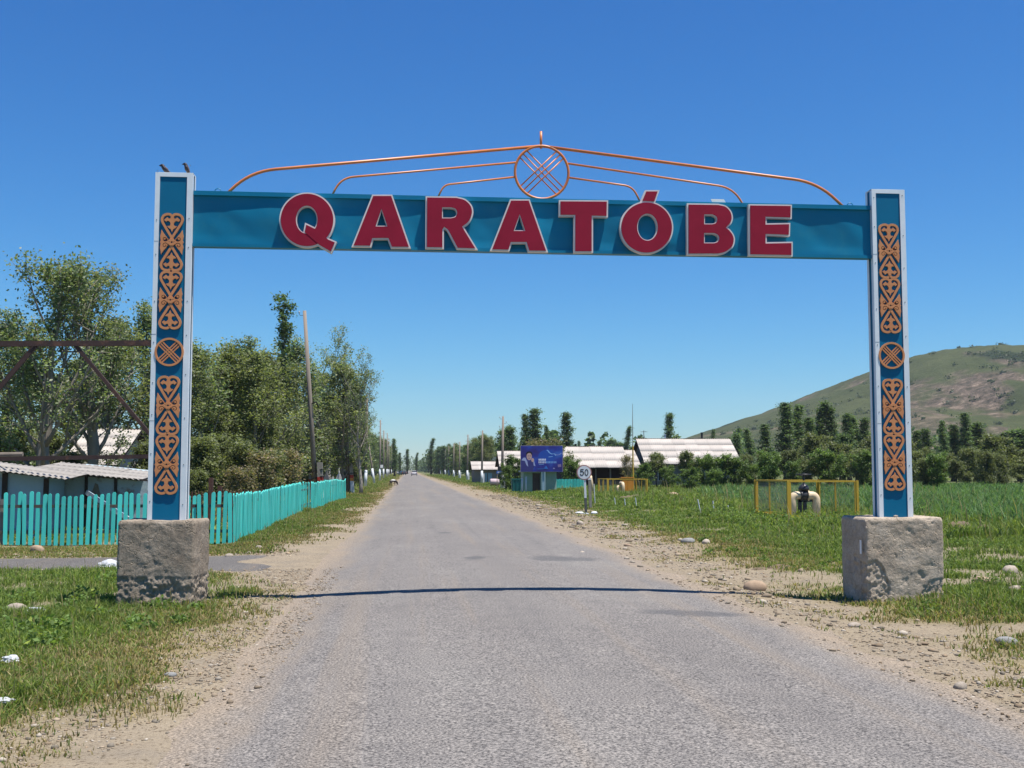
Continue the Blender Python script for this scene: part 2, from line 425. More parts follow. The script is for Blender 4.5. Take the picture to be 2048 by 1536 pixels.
xs = spaced(-3500, 3500, 0.085, 0.03, RC); ys = spaced(-40, 5000, 0.10, 0.016, 8.0)
X, Y = np.meshgrid(xs, ys); Xf, Yf = X.ravel(), Y.ravel()
Z = zt(Xf, Yf)
g_, d_ = cover(Xf, Yf)
gcol = np.stack([g_, d_, np.zeros_like(g_)], 1)
ground = link('ground', np_mesh('ground', np.stack([Xf, Yf, Z], 1), grid_faces(len(xs), len(ys)), gcol, True), M_ground)
tag(ground, kind='structure')

rx = np.linspace(RC - RW - 0.55, RC + RW + 0.55, 45); ry = spaced(-40, 1500, 0.25, 0.02, 8.0)
X, Y = np.meshgrid(rx, ry)
Zr = crown(X) + (fbm(X, Y, 1.4, 61) - 0.5) * 0.012
road = link('road', np_mesh('road', np.stack([X.ravel(), Y.ravel(), Zr.ravel()], 1), grid_faces(len(rx), len(ry)), None, True), M_road)
tag(road, kind='structure')
sx = np.linspace(-60, -1.15, 140); sy = np.linspace(0, 1, 16)
A, B = np.meshgrid(sx, sy)
lo = np.interp(A, [-60, -8, -3.3, -2.0, -1.2], [21.2, 20.05, 19.6, 18.7, 17.4]); hi = np.interp(A, [-60, -8, -3.9, -2.0, -1.2], [24.2, 22.9, 23.2, 24.0, 25.4])
Ys = lo + (hi - lo) * B
Zs = 0.004 - 0.05 * sst(-3.6, -1.4, A + (fbm(A, Ys, 0.9, 65) - 0.5) * 3.0) - 0.03 * np.abs(2 * B - 1) ** 6 + (fbm(A, Ys, 1.0, 63) - 0.5) * 0.012
side = link('side_road', np_mesh('side_road', np.stack([A.ravel(), Ys.ravel(), Zs.ravel()], 1), grid_faces(len(sx), len(sy)), None, True), M_side)
tag(side, kind='structure')

# ------------------------------------------------------------------ hill on the right
HU = [1200, 1330, 1400, 1440, 1500, 1560, 1640, 1740, 1820, 1880, 1950, 2000, 2048, 2200, 2400, 2700, 3200, 3900]
HV = [939, 915, 887, 868, 845, 825, 795, 758, 715, 692, 682, 678, 680, 690, 730, 800, 890, 939]
HX = [gx(u, 900) for u in HU]; HZ = [(940 - v) / 2250 * 900 + 1.7 for v in HV]
hx = np.linspace(HX[0], HX[-1], 380); hy = np.concatenate([np.linspace(420, 960, 150), np.linspace(980, 1700, 40)])
X, Y = np.meshgrid(hx, hy)
C = np.interp(X, HX, HZ); t = np.clip((Y - 430) / 470, 0, 1)
gprof = 0.30 * t + 0.70 * t ** 2 * (3 - 2 * t)
gprof = np.where(Y > 900, 1 - 0.75 * sst(900, 1700, Y), gprof)
gul = (fbm(X + Y * 0.25, Y * 0.35, 60, 71, 4) - 0.5)
Zh = C * gprof + gul * 40 * gprof * (1 - gprof) * 2.2 * sst(10, 60, C) + (fbm(X, Y, 14, 73) - 0.5) * 5 * sst(20, 80, C) * gprof
Zh = np.where(Y > 890, Zh, np.minimum(Zh, C * (0.12 + 0.88 * (Y - 420) / 480) + 3)) - 0.6
rel = Zh / np.maximum(C, 1)
rock = sst(0.55, 0.68, fbm(X * 1.0, Y * 0.5, 34, 81, 4) + 0.26 * np.exp(-((rel - 0.62) / 0.16) ** 2) - 0.10) * sst(25, 70, C)
bush = sst(0.57, 0.70, fbm(X, Y * 0.6, 45, 83, 4)) * sst(0.45, 0.8, rel)
track = np.exp(-((Zh - (10 + X * 0.028 + 4 * np.sin(X / 60))) / 0.9) ** 2) + 0.8 * np.exp(-((Zh - (20 + X * 0.045)) / 0.9) ** 2) * sst(0.4, 0.6, vn(X, Y, 40, 5))
hill = link('hill', np_mesh('hill', np.stack([X.ravel(), Y.ravel(), Zh.ravel()], 1), grid_faces(len(hx), len(hy)),
            np.stack([np.clip(rock, 0, 1).ravel(), np.clip(bush, 0, 1).ravel(), np.clip(track, 0, 1).ravel()], 1), True))
m, n, b = new_mat('hill_turf')
pos = n.nodes.new('ShaderNodeNewGeometry').outputs['Position']
sp = n.nodes.new('ShaderNodeSeparateColor'); n.links.new(N(n, 'ShaderNodeAttribute', attribute_name='Col').outputs['Color'], sp.inputs[0])
f1 = tex(n, 'noise', pos, 0.02, 8, 0.7); f2 = tex(n, 'noise', pos, 0.14, 8, 0.75)
tf = ramp(n, f1, [(0.3, (0.046, 0.060, 0.022)), (0.6, (0.068, 0.080, 0.032)), (0.8, (0.092, 0.090, 0.046))])
rk = ramp(n, f2, [(0.38, (0.06, 0.055, 0.036)), (0.52, (0.115, 0.09, 0.066)), (0.66, (0.24, 0.185, 0.14))])
c = mixc(n, sp.outputs[0], tf, rk); c = mixc(n, sp.outputs[1], c, (0.022, 0.035, 0.015)); c = mixc(n, sp.outputs[2], c, (0.17, 0.135, 0.09))
c = mixc(n, 0.5, c, ramp(n, f2, [(0.35, (0.34, 0.34, 0.34)), (0.65, (0.62, 0.62, 0.62))]), 'OVERLAY')
n.links.new(c, b.inputs['Base Color']); b.inputs['Roughness'].default_value = 1.0; b.inputs['Specular IOR Level'].default_value = 0.05
bump(n, b, f2, 0.9, 3.0)
hill.data.materials.append(m); tag(hill, kind='structure')
HILL = (X, Y, Zh, rel, bush)

# ------------------------------------------------------------------ grass
rng = np.random.default_rng(11)
GREENS = np.array([(0.052, 0.085, 0.020), (0.068, 0.110, 0.026), (0.085, 0.125, 0.034), (0.045, 0.078, 0.026), (0.10, 0.135, 0.040)])
STRAWS = np.array([(0.150, 0.130, 0.075), (0.120, 0.105, 0.060), (0.185, 0.165, 0.10), (0.095, 0.095, 0.045)])
def blades(px, py, pz, h, wd, lean, colr, az=None):
    """three-triangle bent blades; every argument an array"""
    n = len(px); az = rng.uniform(0, 2 * np.pi, n) if az is None else az
    la = rng.uniform(0, 2 * np.pi, n)
    dx, dy = np.cos(az) * wd / 2, np.sin(az) * wd / 2
    lx, ly = np.cos(la) * lean * h, np.sin(la) * lean * h
    V = np.empty((n, 5, 3), np.float32)
    V[:, 0] = np.stack([px - dx, py - dy, pz], 1); V[:, 1] = np.stack([px + dx, py + dy, pz], 1)
    mx, my, mz = px + lx * 0.35, py + ly * 0.35, pz + h * 0.6
    V[:, 2] = np.stack([mx - dx * 0.75, my - dy * 0.75, mz], 1); V[:, 3] = np.stack([mx + dx * 0.75, my + dy * 0.75, mz], 1)
    V[:, 4] = np.stack([px + lx, py + ly, pz + h * (1 - 0.35 * np.minimum(lean, 1.5) ** 2 * 0.5)], 1)
    i = np.arange(n)[:, None] * 5
    F = np.concatenate([i + [0, 1, 3], i + [0, 3, 2], i + [2, 3, 4]], 1).reshape(-1, 3)
    return V.reshape(-1, 3), F, np.repeat(colr, 5, 0)
def meadow(name, n_t, x0, x1, ya, yb, per, h0, w0, label, pw=1.6, mask=None, greens=GREENS, hfun=None, keep=None, mat=None, spread=0.05, drymul=1.0):
    u = rng.uniform(0, 1, n_t); k = 1 - pw
    ty = (ya ** k + u * (yb ** k - ya ** k)) ** (1 / k)
    tx = rng.uniform(x0, x1, n_t) if not callable(x0) else x0(ty, n_t)
    g, d = cover(tx, ty) if mask is None else mask(tx, ty)
    ok = rng.uniform(0, 1, n_t) < g ** 1.3
    if keep is not None: ok &= keep(tx, ty)
    tx, ty, d = tx[ok], ty[ok], d[ok] * drymul
    px = np.repeat(tx, per) + rng.normal(0, spread, len(tx) * per) * np.repeat(1 + ty / 40, per)
    py = np.repeat(ty, per) + rng.normal(0, spread, len(tx) * per) * np.repeat(1 + ty / 40, per)
    dd = np.repeat(d, per); n = len(px)
    hn = fbm(px, py, 0.9, 91); hh = h0 * (0.35 + 1.1 * hn) * rng.uniform(0.6, 1.25, n) * (1 - 0.55 * dd)
    if hfun is not None: hh *= hfun(px, py)
    ww = w0 * rng.uniform(0.7, 1.3, n) * (1 + py / 22)
    isdry = rng.uniform(0, 1, n) < dd * 0.85
    c = greens[rng.integers(0, len(greens), n)] * (0.8 + 0.4 * fbm(px, py, 1.7, 93)[:, None]) * rng.uniform(0.8, 1.2, (n, 1))
    c = np.where(isdry[:, None], STRAWS[rng.integers(0, len(STRAWS), n)] * rng.uniform(0.8, 1.15, (n, 1)), c)
    stalk = rng.uniform(0, 1, n) < (0.014 if name == 'grass' else 0.0)                                   # dry seed stalks and a few pale flower heads
    hh = np.where(stalk, hh * rng.uniform(1.6, 2.6, n), hh); ww = np.where(stalk, ww * 0.7, ww)
    c = np.where(stalk[:, None], np.array([(0.17, 0.15, 0.085)]) * rng.uniform(0.7, 1.3, (n, 1)), c)
    V, F, Cc = blades(px, py, zt(px, py) - 0.01, hh, ww, np.where(stalk, 0.2, rng.uniform(0.1, 1.1, n)), c)
    o = link(name, np_mesh(name, V, F, Cc), mat or M_grass)
    return tag(o, label, 'grass', kind='stuff')
M_grass = leafmat('grass_blades', (2.1, 1.9, 1.65), 0.44, 0.6, 0.25)
BLK = [(-3.56, -2.64, 14.40, 15.05), (5.96, 7.08, 14.35, 15.2)]
def off_blocks(x, y):
    ok = np.ones(len(x), bool)
    for a, b_, c, d in BLK: ok &= ~((x > a - 0.02) & (x < b_ + 0.02) & (y > c - 0.02) & (y < d + 0.02))
    return ok
meadow('grass', 34000, -10.5, -1.5, 5.5, 20.5, 8, 0.125, 0.0085, 'short green grass and weeds on the left verge by the gate', 1.3, keep=off_blocks)
meadow('grass', 30000, 4.3, 16.0, 6.5, 30.0, 8, 0.14, 0.010, 'green grass on the right verge in front of the gate', 1.4, keep=off_blocks)
meadow('grass', 30000, 5.0, 34.0, 26.0, 110.0, 6, 0.22, 0.016, 'tall green grass and weeds around the speed sign and the yellow cages', 1.5,
       hfun=lambda x, y: 0.55 + 1.1 * sst(9, 14, x))
meadow('grass', 13000, -4.2, -1.4, 23.4, 130.0, 6, 0.14, 0.011, 'roadside grass along the turquoise picket fence', 1.7)
meadow('grass', 11000, -12.5, -3.5, 23.2, 27.2, 5, 0.10, 0.010, 'thin dusty grass in front of the turquoise pickets', 1.2)
meadow('grass', 14000, -30.0, -4.2, 27.5, 95.0, 6, 0.30, 0.018, 'rank grass and weeds inside the fenced yard', 1.5,
       mask=lambda x, y: (np.full(len(x), 0.85), fbm(x, y, 3, 17) * 0.5))
def strips(ty, n): return np.where(rng.uniform(0, 1, n) < 0.5, rng.uniform(-9, -1.8, n), rng.uniform(4.6, 14, n))
meadow('grass', 9000, strips, None, 95.0, 420.0, 5, 0.16, 0.014, 'distant roadside grass on both verges of the village street', 1.6)
def wheat_mask(x, y):
    edge = (x - np.interp(y, [24, 30, 36, 45, 60, 90], [17.5, 16.2, 15.4, 15.0, 16.0, 24.0])) + (fbm(x, y, 2.0, 23) - 0.5) * 2.5
    return sst(-0.2, 0.6, edge), np.zeros_like(x)
WHEATS = 1.15 * np.array([(0.040, 0.085, 0.032), (0.050, 0.100, 0.040), (0.034, 0.070, 0.034), (0.065, 0.115, 0.048)])
meadow('wheat', 34000, 15.0, 62.0, 24.0, 100.0, 6, 0.55, 0.016, 'dark green young wheat field behind the right gate post', 1.5, mask=wheat_mask, greens=WHEATS, spread=0.09)['category'] = 'wheat'

# broad-leaved weeds among the grass
def weeds(name, spots, label, hmul=1.0):
    Vs, Fs, Cs, k = [], [], [], 0
    for (x, y, s, cnt) in spots:
        z = z0(x, y); n = cnt
        th = rng.uniform(0, 2 * np.pi, n); rr = np.sqrt(rng.uniform(0, 1, n)) * s; hh = (0.15 + 0.85 * rng.uniform(0, 1, n)) * s * 1.1 * hmul * (1 - 0.5 * (rr / s) ** 2)
        P = np.stack([x + rr * np.cos(th), y + rr * np.sin(th), z + hh], 1)
        V, F = leaves_np(P, 0.05 + 0.035 * s, rng)
        c = np.array((0.055, 0.095, 0.028)) * rng.uniform(0.65, 1.5, (n, 1)) * np.where(rng.uniform(0, 1, (n, 1)) < 0.08, np.array([[2.0, 1.6, 1.2]]), 1)
        Vs.append(V); Fs.append(F + k); Cs.append(np.repeat(c, 4, 0)); k += len(V)
    o = link(name, np_mesh(name, np.concatenate(Vs), np.concatenate(Fs), np.concatenate(Cs)), M_grass)
    return tag(o, label, 'weeds', kind='stuff')
def leaves_np(P, size, rg, up=0.35, aspect=0.62):
    """one rhombic leaf per point, random pose leaning to face upwards"""
    n = len(P)
    d = rg.normal(size=(n, 3)); d /= np.linalg.norm(d, axis=1, keepdims=True)
    q = rg.normal(size=(n, 3)); q[:, 2] += up * 3; q /= np.linalg.norm(q, axis=1, keepdims=True)
    a = d - (d * q).sum(1, keepdims=True) * q; a /= np.linalg.norm(a, axis=1, keepdims=True) + 1e-9
    b_ = np.cross(q, a); s = (size * rg.uniform(0.65, 1.35, n))[:, None] if not hasattr(size, '__len__') else np.asarray(size)[:, None]
    V = np.stack([P - a * s * 0.5, P + b_ * s * aspect * 0.5, P + a * s * 0.5 + q * s * 0.06, P - b_ * s * aspect * 0.5], 1)
    F = np.arange(n * 4).reshape(n, 4)
    return V.reshape(-1, 3), F
sp_ = [(float(rng.uniform(10, 17)), float(rng.uniform(30, 38)), float(rng.uniform(0.2, 0.5)), 120) for _ in range(60)]
sp_ = [s for s in sp_ if not (11.8 < s[0] < 14.7 and 34.6 < s[1] < 39)]
sp_ += [(gx(u, yy), yy, s, 160) for u, yy, s in ((1540, 33.5, 0.5), (1500, 34, 0.5), (1470, 36, 0.45), (1560, 32.5, 0.4), (1610, 33.0, 0.45), (1660, 32.5, 0.4), (1440, 40, 0.5), (1400, 42, 0.4), (1700, 32, 0.4))]
weeds('weeds', sp_, 'bushy weeds around the near yellow cage')
sp_ = [(float(rng.uniform(-8, -2.4)), float(rng.uniform(7.5, 19)), float(rng.uniform(0.08, 0.22)), 70) for _ in range(110)]
sp_ = [s for s in sp_ if off_blocks(np.array([s[0]]), np.array([s[1]]))[0] and cover(np.array([s[0]]), np.array([s[1]]))[0][0] > 0.6]
weeds('weeds', sp_, 'low broad-leaved weeds in the left verge')
sp_ = [(float(rng.uniform(5.6, 13)), float(rng.uniform(9, 28)), float(rng.uniform(0.08, 0.22)), 70) for _ in range(130)]
sp_ = [s for s in sp_ if off_blocks(np.array([s[0]]), np.array([s[1]]))[0] and cover(np.array([s[0]]), np.array([s[1]]))[0][0] > 0.6]
weeds('weeds', sp_, 'low broad-leaved weeds in the right verge')

# ------------------------------------------------------------------ stones
def rock_mesh(name, seed, flat=0.6, sub=2):
    bm = bmesh.new(); bmesh.ops.create_icosphere(bm, subdivisions=sub, radius=0.5)
    o = Vector((seed * 3.1, seed * 1.7, 0))
    for v in bm.verts:
        k = 1 + 0.28 * mnoise.noise(v.co * 1.7 + o) + 0.10 * mnoise.noise(v.co * 5 + o)
        v.co = Vector((v.co.x * k, v.co.y * k * 0.8, max(v.co.z * k * flat, -0.5 * flat * 0.75)))
    me = bpy.data.meshes.new(name); bm.to_mesh(me); bm.free()
    me.polygons.foreach_set('use_smooth', [True] * len(me.polygons)); return me
M_stone = surf('stone_pale', (0.36, 0.31, 0.25), (0.26, 0.22, 0.18), 5, 0.9, 0.4, 14, 0.01, vary=0.15)
M_stone_tan = surf('stone_tan', (0.34, 0.25, 0.17), (0.25, 0.18, 0.125), 4, 0.9, 0.4, 14, 0.01, vary=0.1)
M_stone_grey = surf('stone_grey', (0.25, 0.25, 0.24), (0.17, 0.17, 0.165), 5, 0.9, 0.4, 14, 0.01)
ROCKS = [rock_mesh('stone_mesh', s, f) for s, f in ((1, 0.62), (2, 0.5), (3, 0.75), (4, 0.42))]
ICO = bmesh.new(); bmesh.ops.create_icosphere(ICO, subdivisions=1, radius=0.5); ICO.verts.ensure_lookup_table()
ICV = np.array([v.co[:] for v in ICO.verts]); ICF = np.array([[v.index for v in f.verts] for f in ICO.faces]); ICO.free()
def pebbles(name, px, py, size, cols, label):
    n = len(px); k = len(ICV)
    P = ICV[None] * (1 + rng.normal(0, 0.16, (n, k, 1)))
    P = P * (size[:, None, None] * np.stack([rng.uniform(0.8, 1.3, n), rng.uniform(0.7, 1.1, n), rng.uniform(0.35, 0.65, n)], 1)[:, None, :])
    a = rng.uniform(0, 6.28, n); ca, sa = np.cos(a)[:, None], np.sin(a)[:, None]
    Q = np.stack([P[..., 0] * ca - P[..., 1] * sa, P[..., 0] * sa + P[..., 1] * ca, P[..., 2]], -1)
    base = np.maximum(zt(px, py), np.where(np.abs(px - RC) < RW, crown(px), -1))
    Q += np.stack([px, py, base + size * 0.1], 1)[:, None, :]
    F = (ICF[None] + (np.arange(n) * k)[:, None, None]).reshape(-1, 3)
    c = np.repeat(cols[rng.integers(0, len(cols), n)] * rng.uniform(0.75, 1.2, (n, 1)), k, 0)
    o = link(name, np_mesh(name, Q.reshape(-1, 3), F, c, True), M_pebble); return tag(o, label, 'gravel', kind='stuff')
M_pebble, n, b = new_mat('pebble'); n.links.new(N(n, 'ShaderNodeAttribute', attribute_name='Col').outputs['Color'], b.inputs['Base Color'])
b.inputs['Roughness'].default_value = 0.95; b.inputs['Specular IOR Level'].default_value = 0.1
PC = 0.8 * np.array([(0.36, 0.29, 0.21), (0.27, 0.215, 0.155), (0.42, 0.37, 0.30), (0.22, 0.19, 0.15), (0.31, 0.235, 0.16)])
n_ = 14000; py = 7 + (70 ** 0.5 - 0) ** 2 * rng.uniform(0, 1, n_) ** 2.0
px = np.interp(py, *RB) - 0.55 + rng.normal(0, 0.55, n_) + 0.25 * (rng.uniform(0, 1, n_) < 0.3) * rng.normal(0, 2, n_)
ok = (px > RC + RW - 0.25); px, py = px[ok], py[ok]
pebbles('gravel', px, py, np.clip(rng.lognormal(-4.25, 0.65, len(px)), 0.008, 0.12) * (0.8 + py / 40), PC, 'tan stones and gravel along the right road shoulder')
n_ = 7500; py = 6 + 14 * rng.uniform(0, 1, n_) ** 1.2; px = np.interp(py, *LB) + 0.35 + rng.normal(0, 0.42, n_)
ok = px < RC - RW + 0.35; px, py = px[ok], py[ok]
pebbles('gravel', px, py, np.clip(rng.lognormal(-4.1, 0.5, len(px)), 0.008, 0.06), PC, 'loose grit on the sandy left road shoulder')
n_ = 1500; px = rng.uniform(-12, -2.2, n_); py = np.where(rng.uniform(0, 1, n_) < 0.6, rng.normal(23.6, 0.35, n_), rng.normal(19.6, 0.3, n_))
pebbles('gravel', px, py, np.clip(rng.lognormal(-3.3, 0.5, n_), 0.015, 0.12), PC * 1.15, 'pale stones lining the side road')
n_ = 260; px = rng.uniform(1.0, 10.0, n_) * 0 + rng.uniform(5.6, 11, n_); py = rng.uniform(10, 60, n_)
pebbles('gravel', px, py, np.clip(rng.lognormal(-2.9, 0.5, n_), 0.03, 0.14), PC * 1.15, 'scattered pale stones in the right verge grass')

# ------------------------------------------------------------------ the entrance gate
YP, YPB = 14.58, 14.79          # post front / back
YB, YBB = 14.635, 14.765          # beam front / back
def concrete_material(name, kk):
    m, n, b = new_mat(name); co = n.nodes.new('ShaderNodeTexCoord').outputs['Object']
    f1 = tex(n, 'noise', co, 3.0, 7, 0.7); f2 = tex(n, 'noise', co, 30, 6, 0.8); f3 = tex(n, 'noise', co, 1.1, 4, 0.6)
    c = ramp(n, f1, [(p, (kk * r_, kk * g_, kk * b_)) for p, (r_, g_, b_) in ((0.30, (0.335, 0.270, 0.205)), (0.5, (0.435, 0.360, 0.278)), (0.70, (0.50, 0.425, 0.34)))])
    c = mixc(n, 0.45, c, ramp(n, f2, [(0.34, (0.22, 0.21, 0.20)), (0.5, (0.5, 0.5, 0.5)), (0.68, (0.72, 0.71, 0.7))]), 'OVERLAY')
    # trowel scratches: thin warped cell edges, only here and there
    wv = N(n, 'ShaderNodeVectorMath', operation='MULTIPLY_ADD', ins={1: (0.22, 0.22, 0.22)})
    nz = N(n, 'ShaderNodeTexNoise', ins={'Scale': 5.0, 'Detail': 4.0}); n.links.new(co, nz.inputs['Vector']); n.links.new(nz.outputs['Color'], wv.inputs[0]); n.links.new(co, wv.inputs[2])
    vo = N(n, 'ShaderNodeTexVoronoi', feature='DISTANCE_TO_EDGE', ins={'Scale': 6.5}); n.links.new(wv.outputs[0], vo.inputs['Vector'])
    cr = N(n, 'ShaderNodeMapRange', ins={1: 0.0, 2: 0.035, 3: 1.0, 4: 0.0}); n.links.new(vo.outputs['Distance'], cr.inputs[0])
    ms = N(n, 'ShaderNodeMapRange', ins={1: 0.48, 2: 0.60}); n.links.new(tex(n, 'noise', co, 4.2, 3, 0.6), ms.inputs[0])
    k = N(n, 'ShaderNodeMath', operation='MULTIPLY'); n.links.new(cr.outputs[0], k.inputs[0]); n.links.new(ms.outputs[0], k.inputs[1])
    hgt = N(n, 'ShaderNodeMath', operation='MULTIPLY_ADD', ins={1: -0.9}); n.links.new(k.outputs[0], hgt.inputs[0]); n.links.new(f2, hgt.inputs[2])
    n.links.new(c, b.inputs['Base Color']); b.inputs['Roughness'].default_value = 0.95; b.inputs['Specular IOR Level'].default_value = 0.1
    bump(n, b, hgt.outputs[0], 0.65, 0.03)
    return m
M_concrete = concrete_material('rough_concrete', 0.95); M_concrete_d = concrete_material('dark_rough_concrete', 0.66)
M_blue = surf('blue_panel_paint', (0.002, 0.135, 0.255), (0.002, 0.118, 0.228), 2.0, 0.45, 0.05, 6, 0.01, spec=0.22)
M_teal = surf('teal_beam_paint', (0.002, 0.165, 0.290), (0.002, 0.140, 0.255), 1.5, 0.42, 0.06, 5, 0.01, spec=0.25, c3=(0.012, 0.175, 0.27), scale3=3.0, t3=(0.5, 0.75))
M_silver = surf('galvanised_angle', (0.76, 0.79, 0.80), (0.67, 0.71, 0.73), 5, 0.5, 0.1, 30, 0.002, metal=0.15, spec=0.5)
M_orange = surf('orange_paint', (0.60, 0.255, 0.10), (0.52, 0.205, 0.08), 7, 0.5, 0.1, 40, 0.002, spec=0.4)
M_pipe_o = surf('orange_pipe_paint', (0.62, 0.20, 0.045), (0.48, 0.14, 0.035), 5, 0.4, spec=0.5)
M_red = surf('red_letter_paint', (0.285, 0.012, 0.036), (0.24, 0.010, 0.030), 4, 0.7, spec=0.12)
M_white = surf('white_letter_paint', (0.70, 0.66, 0.63), (0.60, 0.56, 0.54), 6, 0.6, spec=0.3)
M_paper = surf('white_paper', (0.75, 0.75, 0.74), (0.66, 0.66, 0.65), 6, 0.8)
M_rivet = surf('rivet_metal', (0.25, 0.26, 0.27), None, 6, 0.5, metal=0.5)

gate = thing('entrance_gate', 'village entrance gate with teal beam reading QARATÓBE in red letters over the road', 'gate', (1.7, 14.75, 0))
GO = Vector(gate.location)
def gpart(mb, name, mat, parent=None, smooth=False, auto=None):
    o = mb.build(name, mat, None, smooth)
    if auto: autosmooth(o, auto)
    par = parent or gate
    o.parent = par
    if par is gate: o.matrix_parent_inverse = Matrix.Translation(-GO)
    return o

def block(name, fl, fr, br, bl, top, seed, style):
    """cast concrete footing: subdivided box with real relief"""
    n = 72; vid = {}; V = []; F = []
    def P(a, b_, c):
        x0 = fl[0] + (fr[0] - fl[0]) * a; y0 = fl[1] + (fr[1] - fl[1]) * a
        x1 = bl[0] + (br[0] - bl[0]) * a; y1 = bl[1] + (br[1] - bl[1]) * a
        p = Vector((x0 + (x1 - x0) * b_, y0 + (y1 - y0) * b_, -0.12 + (top + 0.12) * c))
        cen = Vector(((fl[0] + br[0]) / 2, (fl[1] + br[1]) / 2, p.z)); d = p - cen
        q = p * 1.0 + Vector((seed * 7.3, 0, 0))
        k = 0.006 * mnoise.noise(q * 3.0) + 0.008 * mnoise.noise(q * 9.0) + 0.0035 * mnoise.noise(q * 24.0) + 0.0018 * mnoise.noise(q * 48.0)
        sc = abs(mnoise.noise(q * 6.5 + Vector((3, 1, 9))))                       # trowel ridges and cracks
        k += -0.006 * max(0.0, 1 - sc / 0.05) * (1 if mnoise.noise(q * 2.1) > -0.25 else 0.2)
        if style == 'two':
            lim = 0.375 + 0.02 * mnoise.noise(q * 3.5)
            rg = 1 - float(sst(lim - 0.02, lim + 0.015, p.z))
            k += rg * (-0.012 + 0.030 * mnoise.noise(q * 8.0 + Vector((0, 5, 0))) + 0.022 * mnoise.noise(q * 19) + 0.020 * mnoise.noise(q * 38))
        else:
            f1 = max(0, 1 - math.hypot((p.x - fl[0] - 0.08) / 0.24, (p.z - 0.12) / 0.42)) * (1 if p.y < fl[1] + 0.2 else 0)
            f2 = max(0, 1 - math.hypot((p.x - fr[0]) / 0.42, (p.z - 0.02) / 0.30))
            f1 = float(sst(0.02, 0.10, f1 + 0.12 * mnoise.noise(q * 5))); f2 = float(sst(0.05, 0.2, f2 + 0.2 * mnoise.noise(q * 5)))
            k += max(f1, f2) * (-0.018 + 0.020 * mnoise.noise(q * 13) + 0.020 * mnoise.noise(q * 25) + 0.016 * mnoise.noise(q * 44))
        m = max(abs(a - 0.5), abs(b_ - 0.5)) * 2
        if m > 0.01: p += d.normalized() * k * m
        if c > 0.97: p.z += 0.010 * mnoise.noise(q * 4.5) + 0.006 * mnoise.noise(q * 15)
        e = max(0, abs(a - 0.5) * 2 - 0.93) + max(0, abs(b_ - 0.5) * 2 - 0.93) + max(0, c - 0.965) * 2      # worn edges
        if e > 0.08: p -= d.normalized() * (e - 0.08) * 0.25; p.z -= (e - 0.08) * 0.18 if c > 0.9 else 0
        return p
    def vert(i, j, k):
        key = (i, j, k)
        if key not in vid: vid[key] = len(V); V.append(tuple(P(i / n, j / n, k / n)))
        return vid[key]
    for i in range(n):
        for k in range(n):
            F.append((vert(i, 0, k), vert(i + 1, 0, k), vert(i + 1, 0, k + 1), vert(i, 0, k + 1)))
            F.append((vert(i + 1, n, k), vert(i, n, k), vert(i, n, k + 1), vert(i + 1, n, k + 1)))
            F.append((vert(n, i, k), vert(n, i + 1, k), vert(n, i + 1, k + 1), vert(n, i, k + 1)))
            F.append((vert(0, i + 1, k), vert(0, i, k), vert(0, i, k + 1), vert(0, i + 1, k + 1)))
            F.append((vert(i, k, n), vert(i + 1, k, n), vert(i + 1, k + 1, n), vert(i, k + 1, n)))
    mb = MB(); mb.v = V; mb.f = F; mb.m = [0] * len(F)
    return gpart(mb, name, M_concrete_d if style == 'two' else M_concrete, smooth=True)
b1 = block('concrete_base', (-3.57, 14.42), (-2.63, 14.40), (-2.56, 15.06), (-3.54, 15.08), 1.075, 1, 'two')
b1['label'] = 'grey concrete footing with a broken rough lower third'
b2 = block('concrete_base', (5.985, 14.35), (7.07, 14.40), (7.06, 15.22), (5.975, 15.18), 1.075, 2, 'chip')
b2['label'] = 'grey concrete footing with scratched face and chipped lower corner'
mb = MB(); mb.box(5.945, 5.95, 14.42, 14.47, 0.60, 0.78); gpart(mb, 'paper_label', M_paper, b2)
o = link('pebble', ROCKS[0], None); ROCKS[0].materials.append(M_stone)
o.parent = b2; o.location = (6.46, 14.5, 1.085); o.scale = (0.07, 0.05, 0.06)

# --- ornament: one unit is half-height 585, half-width 225 design units, mirrored top / bottom
def unit_shapes():
    T = []
    heart = spline([(0, 62), (-45, 22), (-110, 20), (-172, 50), (-200, 115), (-188, 180), (-135, 275), (-60, 400), (18, 528)], 5)
    T.append([ribbon(heart, 48)]); T.append([ribbon([(-x, y) for x, y in heart], 48)])
    h = [(0, 45), (28, 70), (38, 108), (75, 104), (95, 78), (112, 92), (162, 138), (112, 172), (100, 150), (62, 158), (38, 186), (30, 215), (42, 252), (98, 262), (62, 300), (26, 318), (0, 378)]
    T.append([h + [(-x, y) for x, y in h[::-1][1:-1]]])
    wing = [(206, 335), (212, 400), (228, 470), (214, 552), (230, 585), (36, 585), (46, 556), (72, 528), (110, 470), (160, 408)]
    sp = spline([(78, 512), (84, 548), (125, 566), (165, 540), (160, 500), (124, 492), (108, 516), (126, 530)], 4)
    slot = ribbon(sp, 13)
    T.append([wing, slot]); T.append([[(-x, y) for x, y in wing], [(-x, y) for x, y in slot]])
    T.append([[(-40, 520), (40, 520), (62, 560), (26, 585), (0, 562), (-26, 585), (-62, 560)]])
    return T
UNIT = unit_shapes(); US = 0.00064           # metres per design unit
def ornament(mb, cx, ztop, yf):
    """two stacked units, ztop downwards"""
    for k in range(2):
        zc = ztop - (585 + k * 1165) * US
        for s in (1, -1):
            for i, loops in enumerate(UNIT):
                L = [[(cx + x * US, zc + s * (585 - y) * US) for x, y in l] for l in loops]
                off = (0.0012 * i) + (0.0004 if s < 0 else 0)
                mb.prism(L, yf - 0.020 - off, yf - 0.002)
